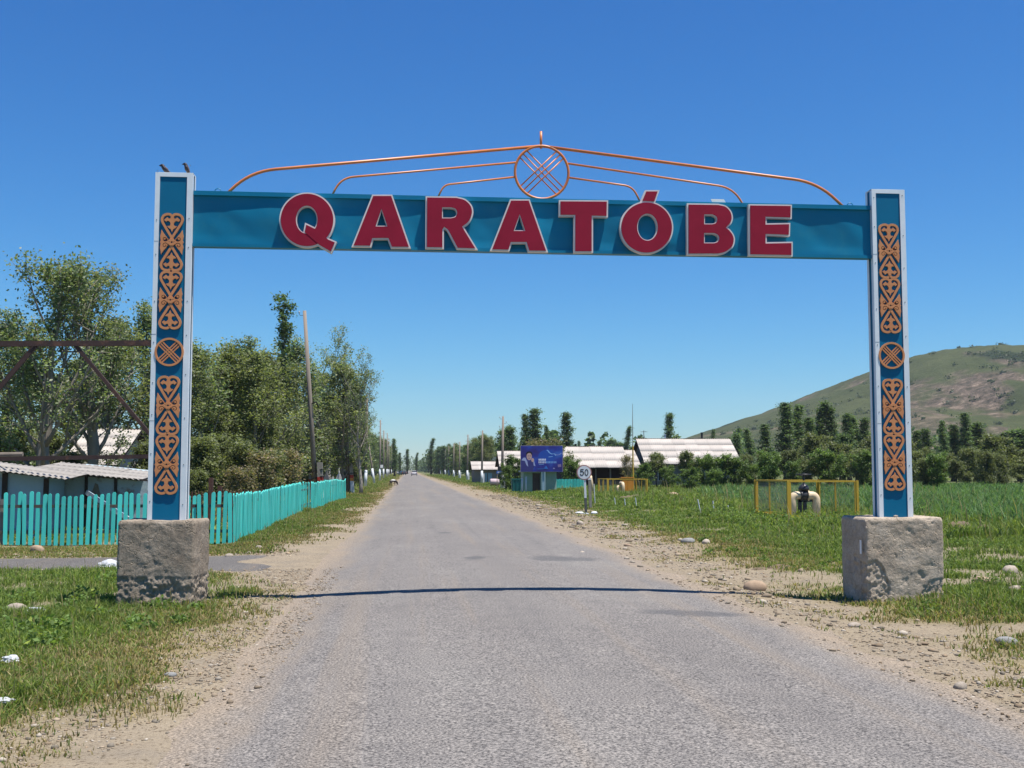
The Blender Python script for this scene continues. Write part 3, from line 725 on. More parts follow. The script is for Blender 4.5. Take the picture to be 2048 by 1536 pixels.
def medallion(mb, cx, cz, r, yf):
    mb.prism([ellipse(cx, cz, r, r, 40), ellipse(cx, cz, r * 0.86, r * 0.86, 40)], yf - 0.022, yf - 0.002)
    for j, a in enumerate((math.pi / 4, -math.pi / 4)):
        d = Vector((math.cos(a), math.sin(a))); q = Vector((-d.y, d.x))
        for k in (-1, 0, 1):
            c = Vector((cx, cz)) + q * k * r * 0.17; hl = math.sqrt(max(0, (0.9 * r) ** 2 - (k * r * 0.17) ** 2))
            p0 = c - d * hl; p1 = c + d * hl
            mb.prism([ribbon([tuple(p0), tuple(p1)], r * 0.085)], yf - 0.018 - 0.0015 * j, yf - 0.002)

def post(xl, xr, ztop, side, zo1, zm, zo2, lean, lab):
    core = MB(); core.box(xl + 0.012, xr - 0.012, YP + 0.012, YPB - 0.01, 1.02, ztop - 0.012)
    p = gpart(core, 'post', M_blue); p['label'] = lab
    t = 0.058
    for a, b_, nm in ((xl, xl + t, 1), (xr - t * 1.25, xr, 2)):
        L = MB(); L.box(a, b_, YP, YP + 0.010, 1.03, ztop)
        ex = a if nm == 1 else b_
        L.box(min(ex, ex + (0.008 if nm == 1 else -0.008)), max(ex, ex + (0.008 if nm == 1 else -0.008)), YP + 0.010, YP + 0.07, 1.03, ztop)
        gpart(L, 'corner_angle', M_silver, p)
    L = MB(); L.box(xl + t, xr - t * 1.25, YP + 0.001, YP + 0.011, ztop - 0.055, ztop - 0.001)
    L.box(xl, xr, YP + 0.012, YPB, ztop - 0.010, ztop + 0.004)
    gpart(L, 'cap_strip', M_silver, p)
    L = MB()
    for ex in (xl - 0.001, xr + 0.001): L.box(min(ex, ex + (0.006 if ex < (xl + xr) / 2 else -0.006)), max(ex, ex + (0.006 if ex < (xl + xr) / 2 else -0.006)), YPB - 0.06, YPB, 1.03, ztop - 0.012)
    gpart(L, 'rear_angle', M_silver, p)
    R = MB()
    for z in np.arange(1.35, ztop, 0.52):
        for x in (xl + t / 2, xr - t * 0.62):
            zz = z + random.uniform(-0.12, 0.12); R.tube([(x, YP - 0.004, zz), (x, YP + 0.001, zz)], 0.007, 6)
    for x, z in ((xl, ztop - 0.9), (xl, ztop - 2.1), (xl, ztop - 3.2)):
        R.box(x + 0.002, x + t - 0.002, YP - 0.0015, YP + 0.0005, z, z + 0.004)
    gpart(R, 'rivets', M_rivet, p)['kind'] = 'stuff'
    cx = (xl + xr) / 2 - 0.010
    for z in (zo1, zo2):
        O = MB(); ornament(O, cx, z, YP + 0.012); gpart(O, 'ornament', M_orange, p)
    O = MB(); medallion(O, cx, zm, 0.182, YP + 0.012); gpart(O, 'medallion', M_orange, p)
    return p
ZT = gz(345, YP, 350)
post(at(311, 345, YP)[0], at(386, 345, YP)[0], ZT, 0, gz(427, YP, 346), gz(704, YP, 340), gz(752, YP, 336), 0, 'blue panelled post with orange scroll ornaments, two birds on top')
post(at(1743, 378, YP)[0], at(1809, 378, YP)[0], ZT, 1, gz(448, YP, 1777), gz(711, YP, 1784), gz(758, YP, 1784), 0, 'blue panelled post with orange scroll ornaments by the scratched footing')

# --- beam
BX0, BX1 = at(386, 430, YP)[0] - 0.01, at(1743, 430, YP)[0] + 0.01
BZ1 = (gz(381, YB, 388) + gz(412, YB, 1735)) / 2; BZ0 = (gz(491, YB, 386) + gz(519, YB, 1738)) / 2
nx_, nz_ = 260, 24
X, Zg = np.meshgrid(np.linspace(BX0, BX1, nx_), np.linspace(BZ0 + 0.035, BZ1 - 0.05, nz_))
edge = np.minimum(1, np.minimum(Zg - Zg.min(), Zg.max() - Zg) / 0.12)
dent = (fbm(X + Zg * 0.8, Zg, 0.8, 101, 3) - 0.5) * 0.05 * edge + (vn(X + 0.5 * Zg, Zg, 0.35, 103) - 0.5) * 0.012 * edge
V = np.stack([X.ravel(), (YB + 0.014 + dent).ravel(), Zg.ravel()], 1)
me = np_mesh('beam', V, grid_faces(nx_, nz_), None, True); me.materials.append(M_teal)
beam = link('beam', me); beam.parent = gate; beam.matrix_parent_inverse = Matrix.Translation(-GO)
beam['label'] = 'dented teal sheet metal beam across the road'
L = MB(); L.box(BX0, BX1, YB + 0.055, YBB, BZ0 + 0.004, BZ1 - 0.004); gpart(L, 'beam_core', M_teal, beam)
L = MB(); L.box(BX0, BX1, YB - 0.012, YB + 0.06, BZ1 - 0.052, BZ1); L.box(BX0, BX1, YB - 0.016, YB - 0.008, BZ1 - 0.058, BZ1 - 0.046); gpart(L, 'top_rail', M_teal, beam)
L = MB(); L.box(BX0, BX1, YB - 0.012, YB + 0.06, BZ0, BZ0 + 0.038); L.box(BX0, BX1, YB - 0.006, YB + 0.004, BZ0 + 0.036, BZ0 + 0.046); gpart(L, 'bottom_rail', M_teal, beam)
x, z = at(1440, 405, YB); L = MB(); L.hexa([(x - 0.10, YB + 0.02, BZ1), (x + 0.09, YB + 0.02, BZ1), (x + 0.09, YB + 0.03, BZ1), (x - 0.10, YB + 0.03, BZ1)],
     [(x - 0.12, YB + 0.02, BZ1 + 0.05), (x + 0.06, YB + 0.02, BZ1 + 0.05), (x + 0.06, YB + 0.03, BZ1 + 0.05), (x - 0.12, YB + 0.03, BZ1 + 0.05)]); gpart(L, 'white_plate', M_paper, beam)
for u in (435, 1701):
    x, _ = at(u, 400, YB); L = MB(); L.tube([(x + 0.04 * math.cos(a), YB + 0.02, BZ1 + 0.04 * math.sin(a)) for a in np.linspace(0, math.pi, 9)], 0.006, 6); gpart(L, 'lifting_eye', M_teal, beam)

# --- letters (outlines in drawing units; each is a real box letter standing off the beam)
YLF = YB - 0.080            # front of the white letter bodies
def px(pts, ox, oy, s): return [at(ox + x * s, oy + y * s, YLF) for x, y in pts]
c1 = (540, 370, 300 / 2048); c2 = (840, 370, 270 / 2048); c3 = (1100, 370, 260 / 2048); c4 = (1360, 370, 240 / 2048)
def curve(*p, k=7): return spline(p, k)
LET = []
# each entry: name, list of (outer, [holes])
LET.append(('letter', 'red letter Q', [(px(ellipse(506, 478, 381, 378, 64), *c1), [px(ellipse(502, 475, 136, 180, 40), *c1)]),
                                       (px([(478, 512), (640, 590), (805, 728), (915, 775), (840, 937), (665, 838), (452, 655)], *c1), [])]))
LET.append(('letter', 'first red letter A', [(px([(1395, 130), (1670, 130), (1925, 866), (1650, 864), (1603, 745), (1413, 745), (1384, 850), (1110, 847)], *c1), [px([(1522, 352), (1456, 556), (1588, 556)], *c1)])]))
LET.append(('letter', 'red letter R', [(px([(85, 168), (540, 174)] + curve((560, 175), (690, 212), (782, 300), (812, 405), (790, 505), (740, 582), (668, 640)) + [(880, 986), (558, 976)] + curve((470, 810), (410, 700), (372, 668)) + [(364, 680), (364, 970), (80, 965)], *c2),
                                        [px([(348, 352), (460, 352)] + curve((470, 352), (530, 372), (550, 422), (530, 475), (470, 494)) + [(348, 494)], *c2)])]))
LET.append(('letter', 'second red letter A', [(px([(1365, 215), (1665, 215), (1945, 1022), (1640, 1018), (1600, 888), (1395, 888), (1358, 1005), (1060, 998)], *c2), [px([(1512, 472), (1438, 686), (1580, 686)], *c2)])]))
LET.append(('letter', 'red letter T', [(px([(140, 235), (918, 240), (913, 512), (680, 507), (680, 1068), (372, 1068), (375, 495), (141, 495)], *c3), [])]))
LET.append(('letter', 'red letter Ó with an acute accent', [(px(ellipse(1521, 672, 423, 418, 64), *c3), [px(ellipse(1534, 665, 150, 200, 40), *c3)]),
                                      (px([(1500, 78), (1730, 78), (1655, 285), (1420, 270)], *c3), [])]))
LET.append(('letter', 'red letter B', [(px([(118, 310), (640, 317)] + curve((660, 318), (790, 355), (878, 450), (905, 560), (880, 655), (818, 728)) + curve((860, 762), (915, 840), (940, 930), (918, 1040), (860, 1110), (765, 1170), (650, 1196)) + [(118, 1197)], *c4),
                                        [px([(424, 516), (540, 516)] + curve((550, 516), (605, 545), (620, 590), (600, 640), (550, 658)) + [(424, 658)], *c4), px([(422, 834), (570, 834)] + curve((580, 834), (635, 862), (655, 910), (632, 960), (580, 982)) + [(422, 982)], *c4)])]))
LET.append(('letter', 'red letter E', [(px([(1170, 325), (1912, 335), (1908, 580), (1482, 568), (1482, 652), (1885, 645), (1878, 876), (1482, 862), (1482, 974), (1925, 966), (1925, 1222), (1172, 1208)], *c4), [])]))
for nm, lab, shapes in LET:
    W = MB(); R = MB()
    for i, (outer, holes) in enumerate(shapes):
        o = 0.003 * i if 'Q' in lab else -0.004 * i
        W.prism([inset(outer, 0.001)] + holes, YLF - o, YB - 0.004)
        # the shell flares: a thin white lip stands proud round the red face
        R.prism([inset(outer, 0.021)] + [inset(h, -0.012) for h in holes], YLF - 0.010 - o, YLF - 0.002 - o + 0.001)
    L = gpart(W, nm, M_white); L['label'] = lab
    gpart(R, 'letter_face', M_red, L)

# --- crest of bent pipes, ring and finial
YC = (YB + YBB) / 2
def pz(u, v): x, z = at(u, v, YC); return (x, YC, z)
def pipe(pts, r, lab):
    L = MB(); L.tube(spline(pts, 8), r, 10); o = gpart(L, 'crest_pipe', M_pipe_o, smooth=True); o['label'] = lab; return o
def bent(a, b_, c, r=0.16):
    """straight - rounded corner - straight"""
    a, b_, c = Vector(a), Vector(b_), Vector(c)
    p = b_ + (a - b_).normalized() * r; q = b_ + (c - b_).normalized() * r
    arc = [p * (1 - t) ** 2 + b_ * 2 * t * (1 - t) + q * t * t for t in np.linspace(0, 1, 9)]
    return [a] + arc + [c]
ZB = BZ1 - 0.01
def foot(u, v): x, z = at(u, v, YC); return (x, YC, ZB)
PIPES = [(foot(455, 381), pz(499, 343), pz(1083, 292), 0.020, 0.34, 'long outer orange pipe falling to the post with birds'),
         (foot(1687, 411), pz(1636, 365), pz(1083, 292), 0.020, 0.34, 'long outer orange pipe falling away from the birds'),
         (foot(664, 385), pz(682, 356), pz(1031, 325), 0.0135, 0.17, 'middle orange pipe on the side of the letter Q'),
         (foot(1486, 406), pz(1468, 376), pz(1136, 327), 0.0135, 0.22, 'middle orange pipe on the side of the letter E'),
         (foot(875, 390), pz(888, 370), pz(1029, 354), 0.0125, 0.08, 'short orange pipe on the side of the letter Q'),
         (foot(1281, 401), pz(1265, 373), pz(1137, 355), 0.0125, 0.12, 'short orange pipe on the side of the letter E')]
for a, b_, c, r, rr, lab in PIPES:
    L = MB(); L.tube(bent(a, b_, c, rr), r, 10); o = gpart(L, 'crest_pipe', M_pipe_o, smooth=True); o['label'] = lab
rc = pz(1083.5, 345); rr = (at(1137, 345, YC)[0] - at(1030, 345, YC)[0]) / 2
L = MB(); L.tube([(rc[0] + rr * math.cos(a), YC - 0.004, rc[2] + rr * math.sin(a)) for a in np.linspace(0, 2 * math.pi, 56, endpoint=False)], 0.018, 10, True)
ring = gpart(L, 'emblem_ring', M_pipe_o, smooth=True)
for j, a in enumerate((math.pi / 4, -math.pi / 4)):
    d = Vector((math.cos(a), 0, math.sin(a))); q = Vector((-d.z, 0, d.x))
    for k in (-1, 0, 1):
        c = Vector(rc) + q * k * 0.066 + Vector((0, 0.008 * j, 0)); hl = math.sqrt(rr ** 2 - (k * 0.066) ** 2)
        L = MB(); L.tube([c - d * hl, c + d * hl], 0.009, 8); gpart(L, 'cross_rod', M_pipe_o, ring, True)
x, _ = at(1082, 300, YC); L = MB(); L.tube([(x, YC, gz(297, YC, 1082)), (x, YC, gz(263, YC, 1082))], 0.017, 10); gpart(L, 'finial', M_pipe_o, smooth=True)

# ------------------------------------------------------------------ birds on the post
M_bird_b = surf('bird_brown', (0.105, 0.075, 0.062), (0.075, 0.052, 0.045), 30, 0.7); M_bird_d = surf('bird_dark', (0.012, 0.012, 0.018), (0.02, 0.018, 0.025), 30, 0.5)
M_bird_leg = surf('bird_leg', (0.30, 0.20, 0.06), None, 10, 0.6)
def bird(x, pts, rad, feet, label):
    t = thing('bird', label, 'bird', (x, YP + 0.13, ZT + 0.004), 0, 'two birds perched on the gate post')
    L = MB(); L.tube(spline(pts, 4), np.interp(np.linspace(0, 1, (len(pts) - 1) * 4 + 1), np.linspace(0, 1, len(rad)), rad), 10)
    n = len(L.f); L.m = [1 if (i // 10) < 11 else 0 for i in range(n)]
    L.build('body', [M_bird_b, M_bird_d], t, True)
    W = MB(); p = [Vector(q) for q in pts]
    for s in (-1, 1):
        a = p[3] + Vector((0, s * 0.030, 0.004)); b_ = p[4] + Vector((0, s * 0.034, 0.0)); c = p[5] + Vector((0.01, s * 0.014, 0))
        W.tube([a, (a + b_) / 2 + Vector((0, s * 0.004, 0)), b_, c], [0.012, 0.021, 0.017, 0.004], 8)
    W.build('wing', M_bird_d, t, True)
    for s in (-1, 1):
        G = MB(); q = Vector((feet, s * 0.016, 0)); k = Vector((feet + 0.008, s * 0.014, 0.045))
        G.tube([k, (k + q) / 2 + Vector((0.006, 0, 0)), q + Vector((0, 0, 0.004))], 0.0035, 6)
        for dx, dy in ((-0.022, 0), (-0.016, 0.010), (-0.016, -0.010), (0.012, 0)): G.tube([q + Vector((0, 0, 0.004)), q + Vector((dx, dy, 0.002))], 0.0022, 5)
        G.build('leg', M_bird_leg, t)
    return t
bird(at(318, 341, YP)[0] + 0.02, [(-0.050, 0, 0.114), (-0.030, 0, 0.117), (-0.006, 0, 0.118), (0.012, 0, 0.088), (0.040, 0, 0.058), (0.075, 0, 0.030), (0.130, 0, 0.004)], [0.002, 0.013, 0.021, 0.028, 0.032, 0.018, 0.006], 0.030, 'brown bird crouching at the outer corner of the post top')
bird(at(369, 343, YP)[0] - 0.01, [(-0.052, 0, 0.140), (-0.030, 0, 0.143), (-0.008, 0, 0.144), (0.006, 0, 0.110), (0.018, 0, 0.076), (0.036, 0, 0.042), (0.052, 0, -0.004)], [0.002, 0.012, 0.020, 0.026, 0.031, 0.019, 0.007], 0.006, 'dark bird standing upright at the inner corner of the post top')

# ------------------------------------------------------------------ single stones and litter by the gate
def stone(u, v, s, mat, mi, label, Y=None, flat=1.0):
    r = _ray(u, v); t = -EYE / r[2]; x, y = r[0] * t, r[1] * t
    me = ROCKS[mi].copy(); me.materials.clear(); me.materials.append(mat)
    o = link('stone', me, None, None, (x, y, z0(x, y) + s * 0.10)); o.scale = (s, s * 0.9, s * flat); o.rotation_euler = (0, 0, u * 0.37)
    return tag(o, label, 'stone', 'stones lying beside the road')
stone(33, 1222, 0.30, M_stone, 0, 'rounded cream stone in the grass beside the broken footing')
stone(75, 1101, 0.34, M_stone_tan, 2, 'rounded tan stone in front of the turquoise pickets')
stone(1510, 1172, 0.36, M_stone_tan, 0, 'large oval tan boulder on the shoulder near the scratched footing')
stone(2021, 1146, 0.30, M_stone, 2, 'upright pale stone in the grass beyond the scratched footing')
stone(1967, 1171, 0.32, M_stone_tan, 3, 'flat tan stone in the grass beside the scratched footing')
stone(2035, 1189, 0.26, M_stone, 1, 'whitish broken stone at the edge of the picture beside the scratched footing')
stone(2012, 1280, 0.22, M_stone_grey, 1, 'grey stone at the edge of the grass in front of the scratched footing')
stone(1708, 1246, 0.16, M_stone, 3, 'flat pale stone on the shoulder in front of the scratched footing')
stone(1376, 1085, 0.34, M_stone_grey, 1, 'pale grey rock in the grass, the one closer to the speed sign of a pair')
stone(1412, 1088, 0.27, M_stone, 0, 'rounded white stone beside the pale grey rock in the grass')
stone(1345, 998, 1.1, M_stone_tan, 3, 'big flat pale slab in the grass between the two yellow cages')
stone(458, 1113, 0.18, M_stone, 0, 'small white stone on the edge of the side road by the fence corner')
stone(518, 1096, 0.16, M_stone, 2, 'small white stone in dry grass beyond the side road')
stone(1165, 1107, 0.14, M_stone, 0, 'round white stone on the gravel shoulder below the speed sign')
stone(1255, 1088, 0.20, M_stone_tan, 3, 'brown stone on the gravel shoulder past the round white one')
stone(340, 1354, 0.10, M_stone_grey, 1, 'dark little stone on the sandy shoulder near the camera')
stone(1160, 1046, 0.30, M_stone, 2, 'pale stone at the grass edge before the speed sign')
stone(1920, 1375, 0.13, M_stone, 0, 'rounded white pebble on the sandy shoulder, lowest in the picture')
stone(1250, 1137 - 40, 0.13, M_stone, 1, 'small angular stone among the shoulder gravel')
M_bag = surf('white_plastic', (0.50, 0.51, 0.52), (0.38, 0.40, 0.42), 6, 0.45, 0.3, 20, 0.02)
def litter(u, v, sx, sy, sz, seed, label):
    r = _ray(u, v); t = -EYE / r[2]; x, y = r[0] * t, r[1] * t
    bm = bmesh.new(); bmesh.ops.create_icosphere(bm, subdivisions=3, radius=0.5)
    for q in bm.verts:
        k = 1 + 0.45 * mnoise.noise(q.co * 3 + Vector((seed, 0, 0))) + 0.25 * mnoise.noise(q.co * 8 + Vector((seed, 4, 0)))
        q.co = Vector((q.co.x * k * sx, q.co.y * k * sy, max(-0.2, q.co.z) * k * sz))
    me = bpy.data.meshes.new('plastic_bag'); bm.to_mesh(me); bm.free(); me.materials.append(M_bag)
    o = link('plastic_bag', me, None, None, (x, y, z0(x, y) + 0.05)); return tag(o, label, 'litter', 'crumpled white litter in the verge')
litter(222, 1137, 0.50, 0.35, 0.20, 1, 'crumpled white sack beside the broken footing on the side road')
litter(70, 1228, 0.24, 0.16, 0.08, 2, 'small white plastic scrap next to the rounded cream stone')
litter(20, 1333, 0.16, 0.12, 0.07, 3, 'crumpled white bag in the grass at the picture edge')
litter(8, 1412, 0.13, 0.10, 0.05, 4, 'torn pale bag on dry ground, lowest litter in the verge')

# ------------------------------------------------------------------ trees
M_bark = surf('bark_grey', (0.25, 0.22, 0.18), (0.16, 0.14, 0.115), 3, 0.95, 0.5, 12, 0.03, stretch=(1, 1, 0.25))
M_bark_pale = surf('bark_pale', (0.30, 0.275, 0.235), (0.19, 0.17, 0.145), 2.5, 0.9, 0.4, 12, 0.03, stretch=(1, 1, 0.3))
M_bark_dark = surf('bark_dark', (0.085, 0.07, 0.055), (0.055, 0.045, 0.038), 3, 0.95, 0.5, 12, 0.03)
M_leaf = leafmat('leaf_green', (2.15, 2.0, 2.0), 0.46, 0.5, 0.4)
def branchy(seed, H, r0, profile, n1, ang, l1, fork=5, crook=0.10, lean=(0, 0), start=0.2, up=0.35, trunk_top=1.0, n3=3):
    """skeleton: trunk, limbs, twigs -> (list of (points, radii), array of twig points)"""
    rg = random.Random(seed); br = []; tips = []
    tp = []; x = y = 0.0; m = 10
    for i in range(m + 1):
        f = i / m; tp.append(Vector((lean[0] * f * f * H + x, lean[1] * f * f * H + y, f * H * trunk_top)))
        x += rg.uniform(-1, 1) * crook * H * 0.06; y += rg.uniform(-1, 1) * crook * H * 0.06
    br.append((tp, [max(r0 * (1 - 0.93 * (i / m)) ** 0.9, 0.012) * (1.35 if i == 0 else 1) for i in range(m + 1)]))
    def along(P, f):
        k = min(int(f * (len(P) - 1)), len(P) - 2); t = f * (len(P) - 1) - k
        return P[k].lerp(P[k + 1], t)
    az = rg.uniform(0, 6.28)
    for i in range(n1):
        f = start + (1 - start) * (i + rg.uniform(0.1, 0.9)) / n1; az += 2.4 + rg.uniform(-0.5, 0.5)
        p = along(tp, min(f, 0.985)); L = l1 * H * profile(f) * rg.uniform(0.55, 1.3)
        if L < 0.08: continue
        a = ang * rg.uniform(0.75, 1.25); d = Vector((math.cos(az) * math.sin(a), math.sin(az) * math.sin(a), math.cos(a)))
        P = [p]; k = 5
        for j in range(k):
            d = (d + Vector((rg.uniform(-1, 1), rg.uniform(-1, 1), rg.uniform(-0.6, 1))) * 0.16 + Vector((0, 0, up * 0.22))).normalized()
            P.append(P[-1] + d * (L / k))
        rb = max(r0 * 0.42 * (1 - 0.75 * f), 0.012)
        br.append((P, [rb * (1 - 0.85 * j / k) for j in range(k + 1)]))
        tips.append((P[-1], L))
        for j in range(fork):
            g = 0.25 + 0.75 * (j + rg.uniform(0, 1)) / fork; q = along(P, min(g, 0.98)); L2 = L * rg.uniform(0.28, 0.55) * (1.15 - 0.5 * g)
            d2 = (d + Vector((rg.gauss(0, 1), rg.gauss(0, 1), rg.gauss(0.25, 0.7))) * 0.75).normalized()
            Q = [q]
            for jj in range(3):
                d2 = (d2 + Vector((rg.uniform(-1, 1), rg.uniform(-1, 1), rg.uniform(-0.5, 1))) * 0.22).normalized(); Q.append(Q[-1] + d2 * L2 / 3)
            br.append((Q, [rb * 0.42, rb * 0.3, rb * 0.2, rb * 0.09]))
            for e in range(n3): tips.append((along(Q, rg.uniform(0.35, 1.0)), L2))
    tips.append((tp[-1], H * 0.08))
    return br, tips
def crown_mesh(name, tips, per, size, spread, pal, seed, aspect=0.62, thin=1.0, up=0.3):
    rg = np.random.default_rng(seed)
    T = np.array([t[0][:] for t in tips]); Ls = np.array([t[1] for t in tips])
    T, Ls = T[rg.uniform(0, 1, len(T)) < thin], None
    n = len(T) * per
    P = np.repeat(T, per, 0) + rg.normal(0, 1, (n, 3)) * np.array([spread, spread, spread * 0.85]) * rg.uniform(0.3, 1.0, (n, 1))
    P[:, 2] = np.maximum(P[:, 2], 0.1)
    V, F = leaves_np(P, size, rg, up, aspect)
    cl = np.repeat(rg.uniform(0.72, 1.3, (len(T), 1)), per, 0)          # clumps differ
    c = pal[rg.integers(0, len(pal), n)] * cl * rg.uniform(0.8, 1.2, (n, 1))
    return np_mesh(name, V, F, np.repeat(c, 4, 0))
def wood_mesh(name, br, sides=6):
    mb = MB()
    for i, (P, R) in enumerate(br): mb.tube(P, R, sides + 2 if i == 0 else (5 if R[0] > 0.03 else 3))
    me = bpy.data.meshes.new(name); me.from_pydata(mb.v, [], mb.f); me.polygons.foreach_set('use_smooth', [True] * len(mb.f)); me.update(); return me
POP = np.array([(0.075, 0.105, 0.050), (0.060, 0.090, 0.038), (0.090, 0.120, 0.060), (0.050, 0.078, 0.035), (0.115, 0.130, 0.085)])
OLV = np.array([(0.085, 0.105, 0.045), (0.070, 0.090, 0.038), (0.105, 0.125, 0.055), (0.055, 0.072, 0.032)])
LOM = np.array([(0.040, 0.070, 0.028), (0.052, 0.084, 0.034), (0.032, 0.056, 0.026), (0.066, 0.098, 0.042)])
BSH = np.array([(0.052, 0.090, 0.024), (0.068, 0.112, 0.030), (0.040, 0.070, 0.022), (0.085, 0.130, 0.038)])
BRN = np.array([(0.095, 0.085, 0.050), (0.075, 0.080, 0.040), (0.12, 0.10, 0.065), (0.060, 0.070, 0.032)])
dome = lambda f: math.sin(math.pi * min(1, 0.18 + 0.86 * f)) ** 0.7
spear = lambda f: max(0.05, (1 - f) ** 0.8) * (0.45 + 0.55 * min(1, f / 0.3))
spray = lambda f: 0.12 + 0.88 * (1 - f) ** 0.6
vase = lambda f: 0.5 + 0.5 * math.sin(math.pi * min(1, f))
PROTO = {}
def proto(key, mats, seed, H, r0, prof, n1, ang, l1, per, size, spread, pal, thin=1.0, **kw):
    br, tips = branchy(seed, H, r0, prof, n1, ang, l1, **kw)
    w_ = wood_mesh(key + '_wood', br); w_.materials.append(mats[0])
    c_ = crown_mesh(key + '_crown', tips, per, size, spread, pal, seed, thin=thin); c_.materials.append(mats[1])
    zs = np.empty(len(c_.vertices) * 3, np.float32); c_.vertices.foreach_get('co', zs)
    PROTO[key] = (w_, c_, float(np.percentile(zs[2::3], 99.8)))
proto('big_poplar', (M_bark, M_leaf), 21, 9.0, 0.26, dome, 26, 0.62, 0.36, 17, 0.108, 0.28, POP, fork=7, lean=(0.07, 0), start=0.14, up=0.4, crook=0.25, n3=4)
proto('grove_one', (M_bark, M_leaf), 22, 8.0, 0.15, vase, 30, 0.46, 0.30, 15, 0.115, 0.25, POP, thin=0.85, fork=7, start=0.08, up=0.6, n3=4, crook=0.2)
proto('grove_two', (M_bark, M_leaf), 23, 8.0, 0.14, dome, 30, 0.52, 0.32, 16, 0.115, 0.26, OLV, thin=0.85, fork=7, start=0.06, up=0.5, n3=4, crook=0.25)
proto('pale_limbed', (M_bark_pale, M_leaf), 24, 9.0, 0.20, vase, 22, 0.75, 0.40, 13, 0.115, 0.25, POP, thin=0.75, fork=7, start=0.18, up=0.55, lean=(0.05, 0), n3=4, crook=0.3)
proto('lombardy', (M_bark_dark, M_leaf), 25, 10.0, 0.17, spear, 64, 0.48, 0.20, 12, 0.15, 0.22, LOM, thin=0.62, fork=5, start=0.06, up=0.6, n3=3, crook=0.12)
proto('lombardy_b', (M_bark_dark, M_leaf), 26, 10.0, 0.16, spear, 50, 0.42, 0.18, 12, 0.15, 0.21, LOM * 1.1, thin=0.58, fork=5, start=0.10, up=0.65, n3=3, crook=0.16)
proto('ragged_poplar', (M_bark, M_leaf), 27, 12.0, 0.15, lambda f: 0.9 if f > 0.72 else (0.35 if f < 0.3 else 0.5), 40, 0.28, 0.105, 10, 0.16, 0.20, LOM * 1.15, fork=4, start=0.2, up=0.8, n3=3)
proto('shrub', (M_bark_dark, M_leaf), 28, 3.4, 0.06, dome, 20, 0.85, 0.46, 17, 0.13, 0.20, BSH, fork=6, start=0.03, up=0.25, n3=4, crook=0.3)
proto('shrub_b', (M_bark_dark, M_leaf), 29, 3.2, 0.06, dome, 18, 0.95, 0.50, 17, 0.14, 0.22, BSH * 0.85, fork=6, start=0.02, up=0.2, n3=4, crook=0.3)
proto('orchard', (M_bark_dark, M_leaf), 30, 4.2, 0.09, dome, 18, 0.95, 0.44, 18, 0.15, 0.24, OLV * 0.82, fork=6, start=0.24, up=0.15, n3=4, crook=0.3)
proto('brush', (M_bark, M_leaf), 31, 3.0, 0.04, vase, 26, 0.7, 0.45, 7, 0.12, 0.22, BRN, fork=7, start=0.02, up=0.3, n3=3, crook=0.3)
proto('thicket', (M_bark, M_leaf), 33, 3.6, 0.06, vase, 26, 0.62, 0.40, 18, 0.105, 0.22, OLV * 0.85, thin=0.9, fork=6, start=0.03, up=0.4, n3=4, crook=0.3)
proto('tall_round', (M_bark_dark, M_leaf), 32, 9.0, 0.18, dome, 24, 0.6, 0.28, 14, 0.22, 0.32, LOM * 1.1, fork=6, start=0.1, up=0.4, n3=4)
def plant_tree(key, x, y, H, label, cat='tree', name='tree', wd=1.0, rz=None, group=None, z=None):
    w_, c_, top = PROTO[key]; s = H / top
    t = thing(name, label, cat, (x, y, (z0(x, y) if z is None else z) - 0.05), random.uniform(0, 6.28) if rz is None else rz, group, (s * wd, s * wd, s))
    link('trunk' if cat == 'tree' else 'stem', w_, None, t); link('crown' if cat == 'tree' else 'foliage', c_, None, t)
    return t
def by_px(key, u, v, Y, label, **kw):
    """tree whose tip is seen at (u, v) when it stands Y metres away"""
    return plant_tree(key, gx(u, Y), Y, gz(v, Y, u), label, **kw)

GV = 'trees of the roadside grove'
by_px('big_poplar', 88, 506, 38, 'tall airy poplar with forked trunk behind the whitewashed shed', wd=1.1, rz=0.2)
by_px('big_poplar', 182, 518, 40, 'second tall airy poplar, right behind the truss apex', wd=0.95, rz=3.6)
by_px('grove_one', 20, 626, 44, 'poplar with dead twigs at the picture edge behind the shed', wd=1.28, group=GV)
by_px('grove_two', 215, 626, 50, 'dense poplar between the big airy poplar and the gate post', wd=1.40, group=GV)
by_px('grove_one', 285, 600, 58, 'poplar whose top shows just outside the post with birds', wd=1.04, group=GV)
by_px('grove_two', 350, 676, 52, 'poplar hidden mostly by the post with birds', wd=1.34, group=GV)
by_px('grove_one', 398, 680, 54, 'first rounded poplar of the grove right beside the post with birds', wd=1.34, group=GV)
by_px('grove_two', 442, 688, 58, 'second rounded poplar of the grove beside the post with birds', wd=1.40, group=GV)
by_px('grove_one', 490, 676, 60, 'third rounded poplar of the grove with a pointed top', wd=1.34, group=GV)
by_px('grove_two', 540, 702, 64, 'fourth rounded poplar of the grove, left of the ragged spire', wd=1.40, group=GV)
by_px('ragged_poplar', 563, 586, 70, 'tall thin ragged poplar spire above the grove', wd=1.22, group=GV)
by_px('grove_one', 600, 676, 72, 'poplar behind the tall wooden pole nearest the fence', wd=1.34, group=GV)
by_px('pale_limbed', 655, 648, 92, 'spreading tree with bare pale limbs beside the tall wooden pole', wd=1.0, rz=0.0, group=GV)
by_px('grove_two', 690, 721, 84, 'low spreading tree with olive foliage past the pale-limbed tree', wd=1.46, group=GV)
by_px('pale_limbed', 722, 705, 82, 'leaning pale-barked tree reaching out over the verge', wd=0.75, rz=0.4, group=GV)
by_px('lombardy', 722, 790, 118, 'dark narrow poplar behind the third wooden pole', group=GV)
by_px('grove_one', 640, 746, 96, 'background poplar filling the gap behind the painted stubs', wd=1.59, group=GV)
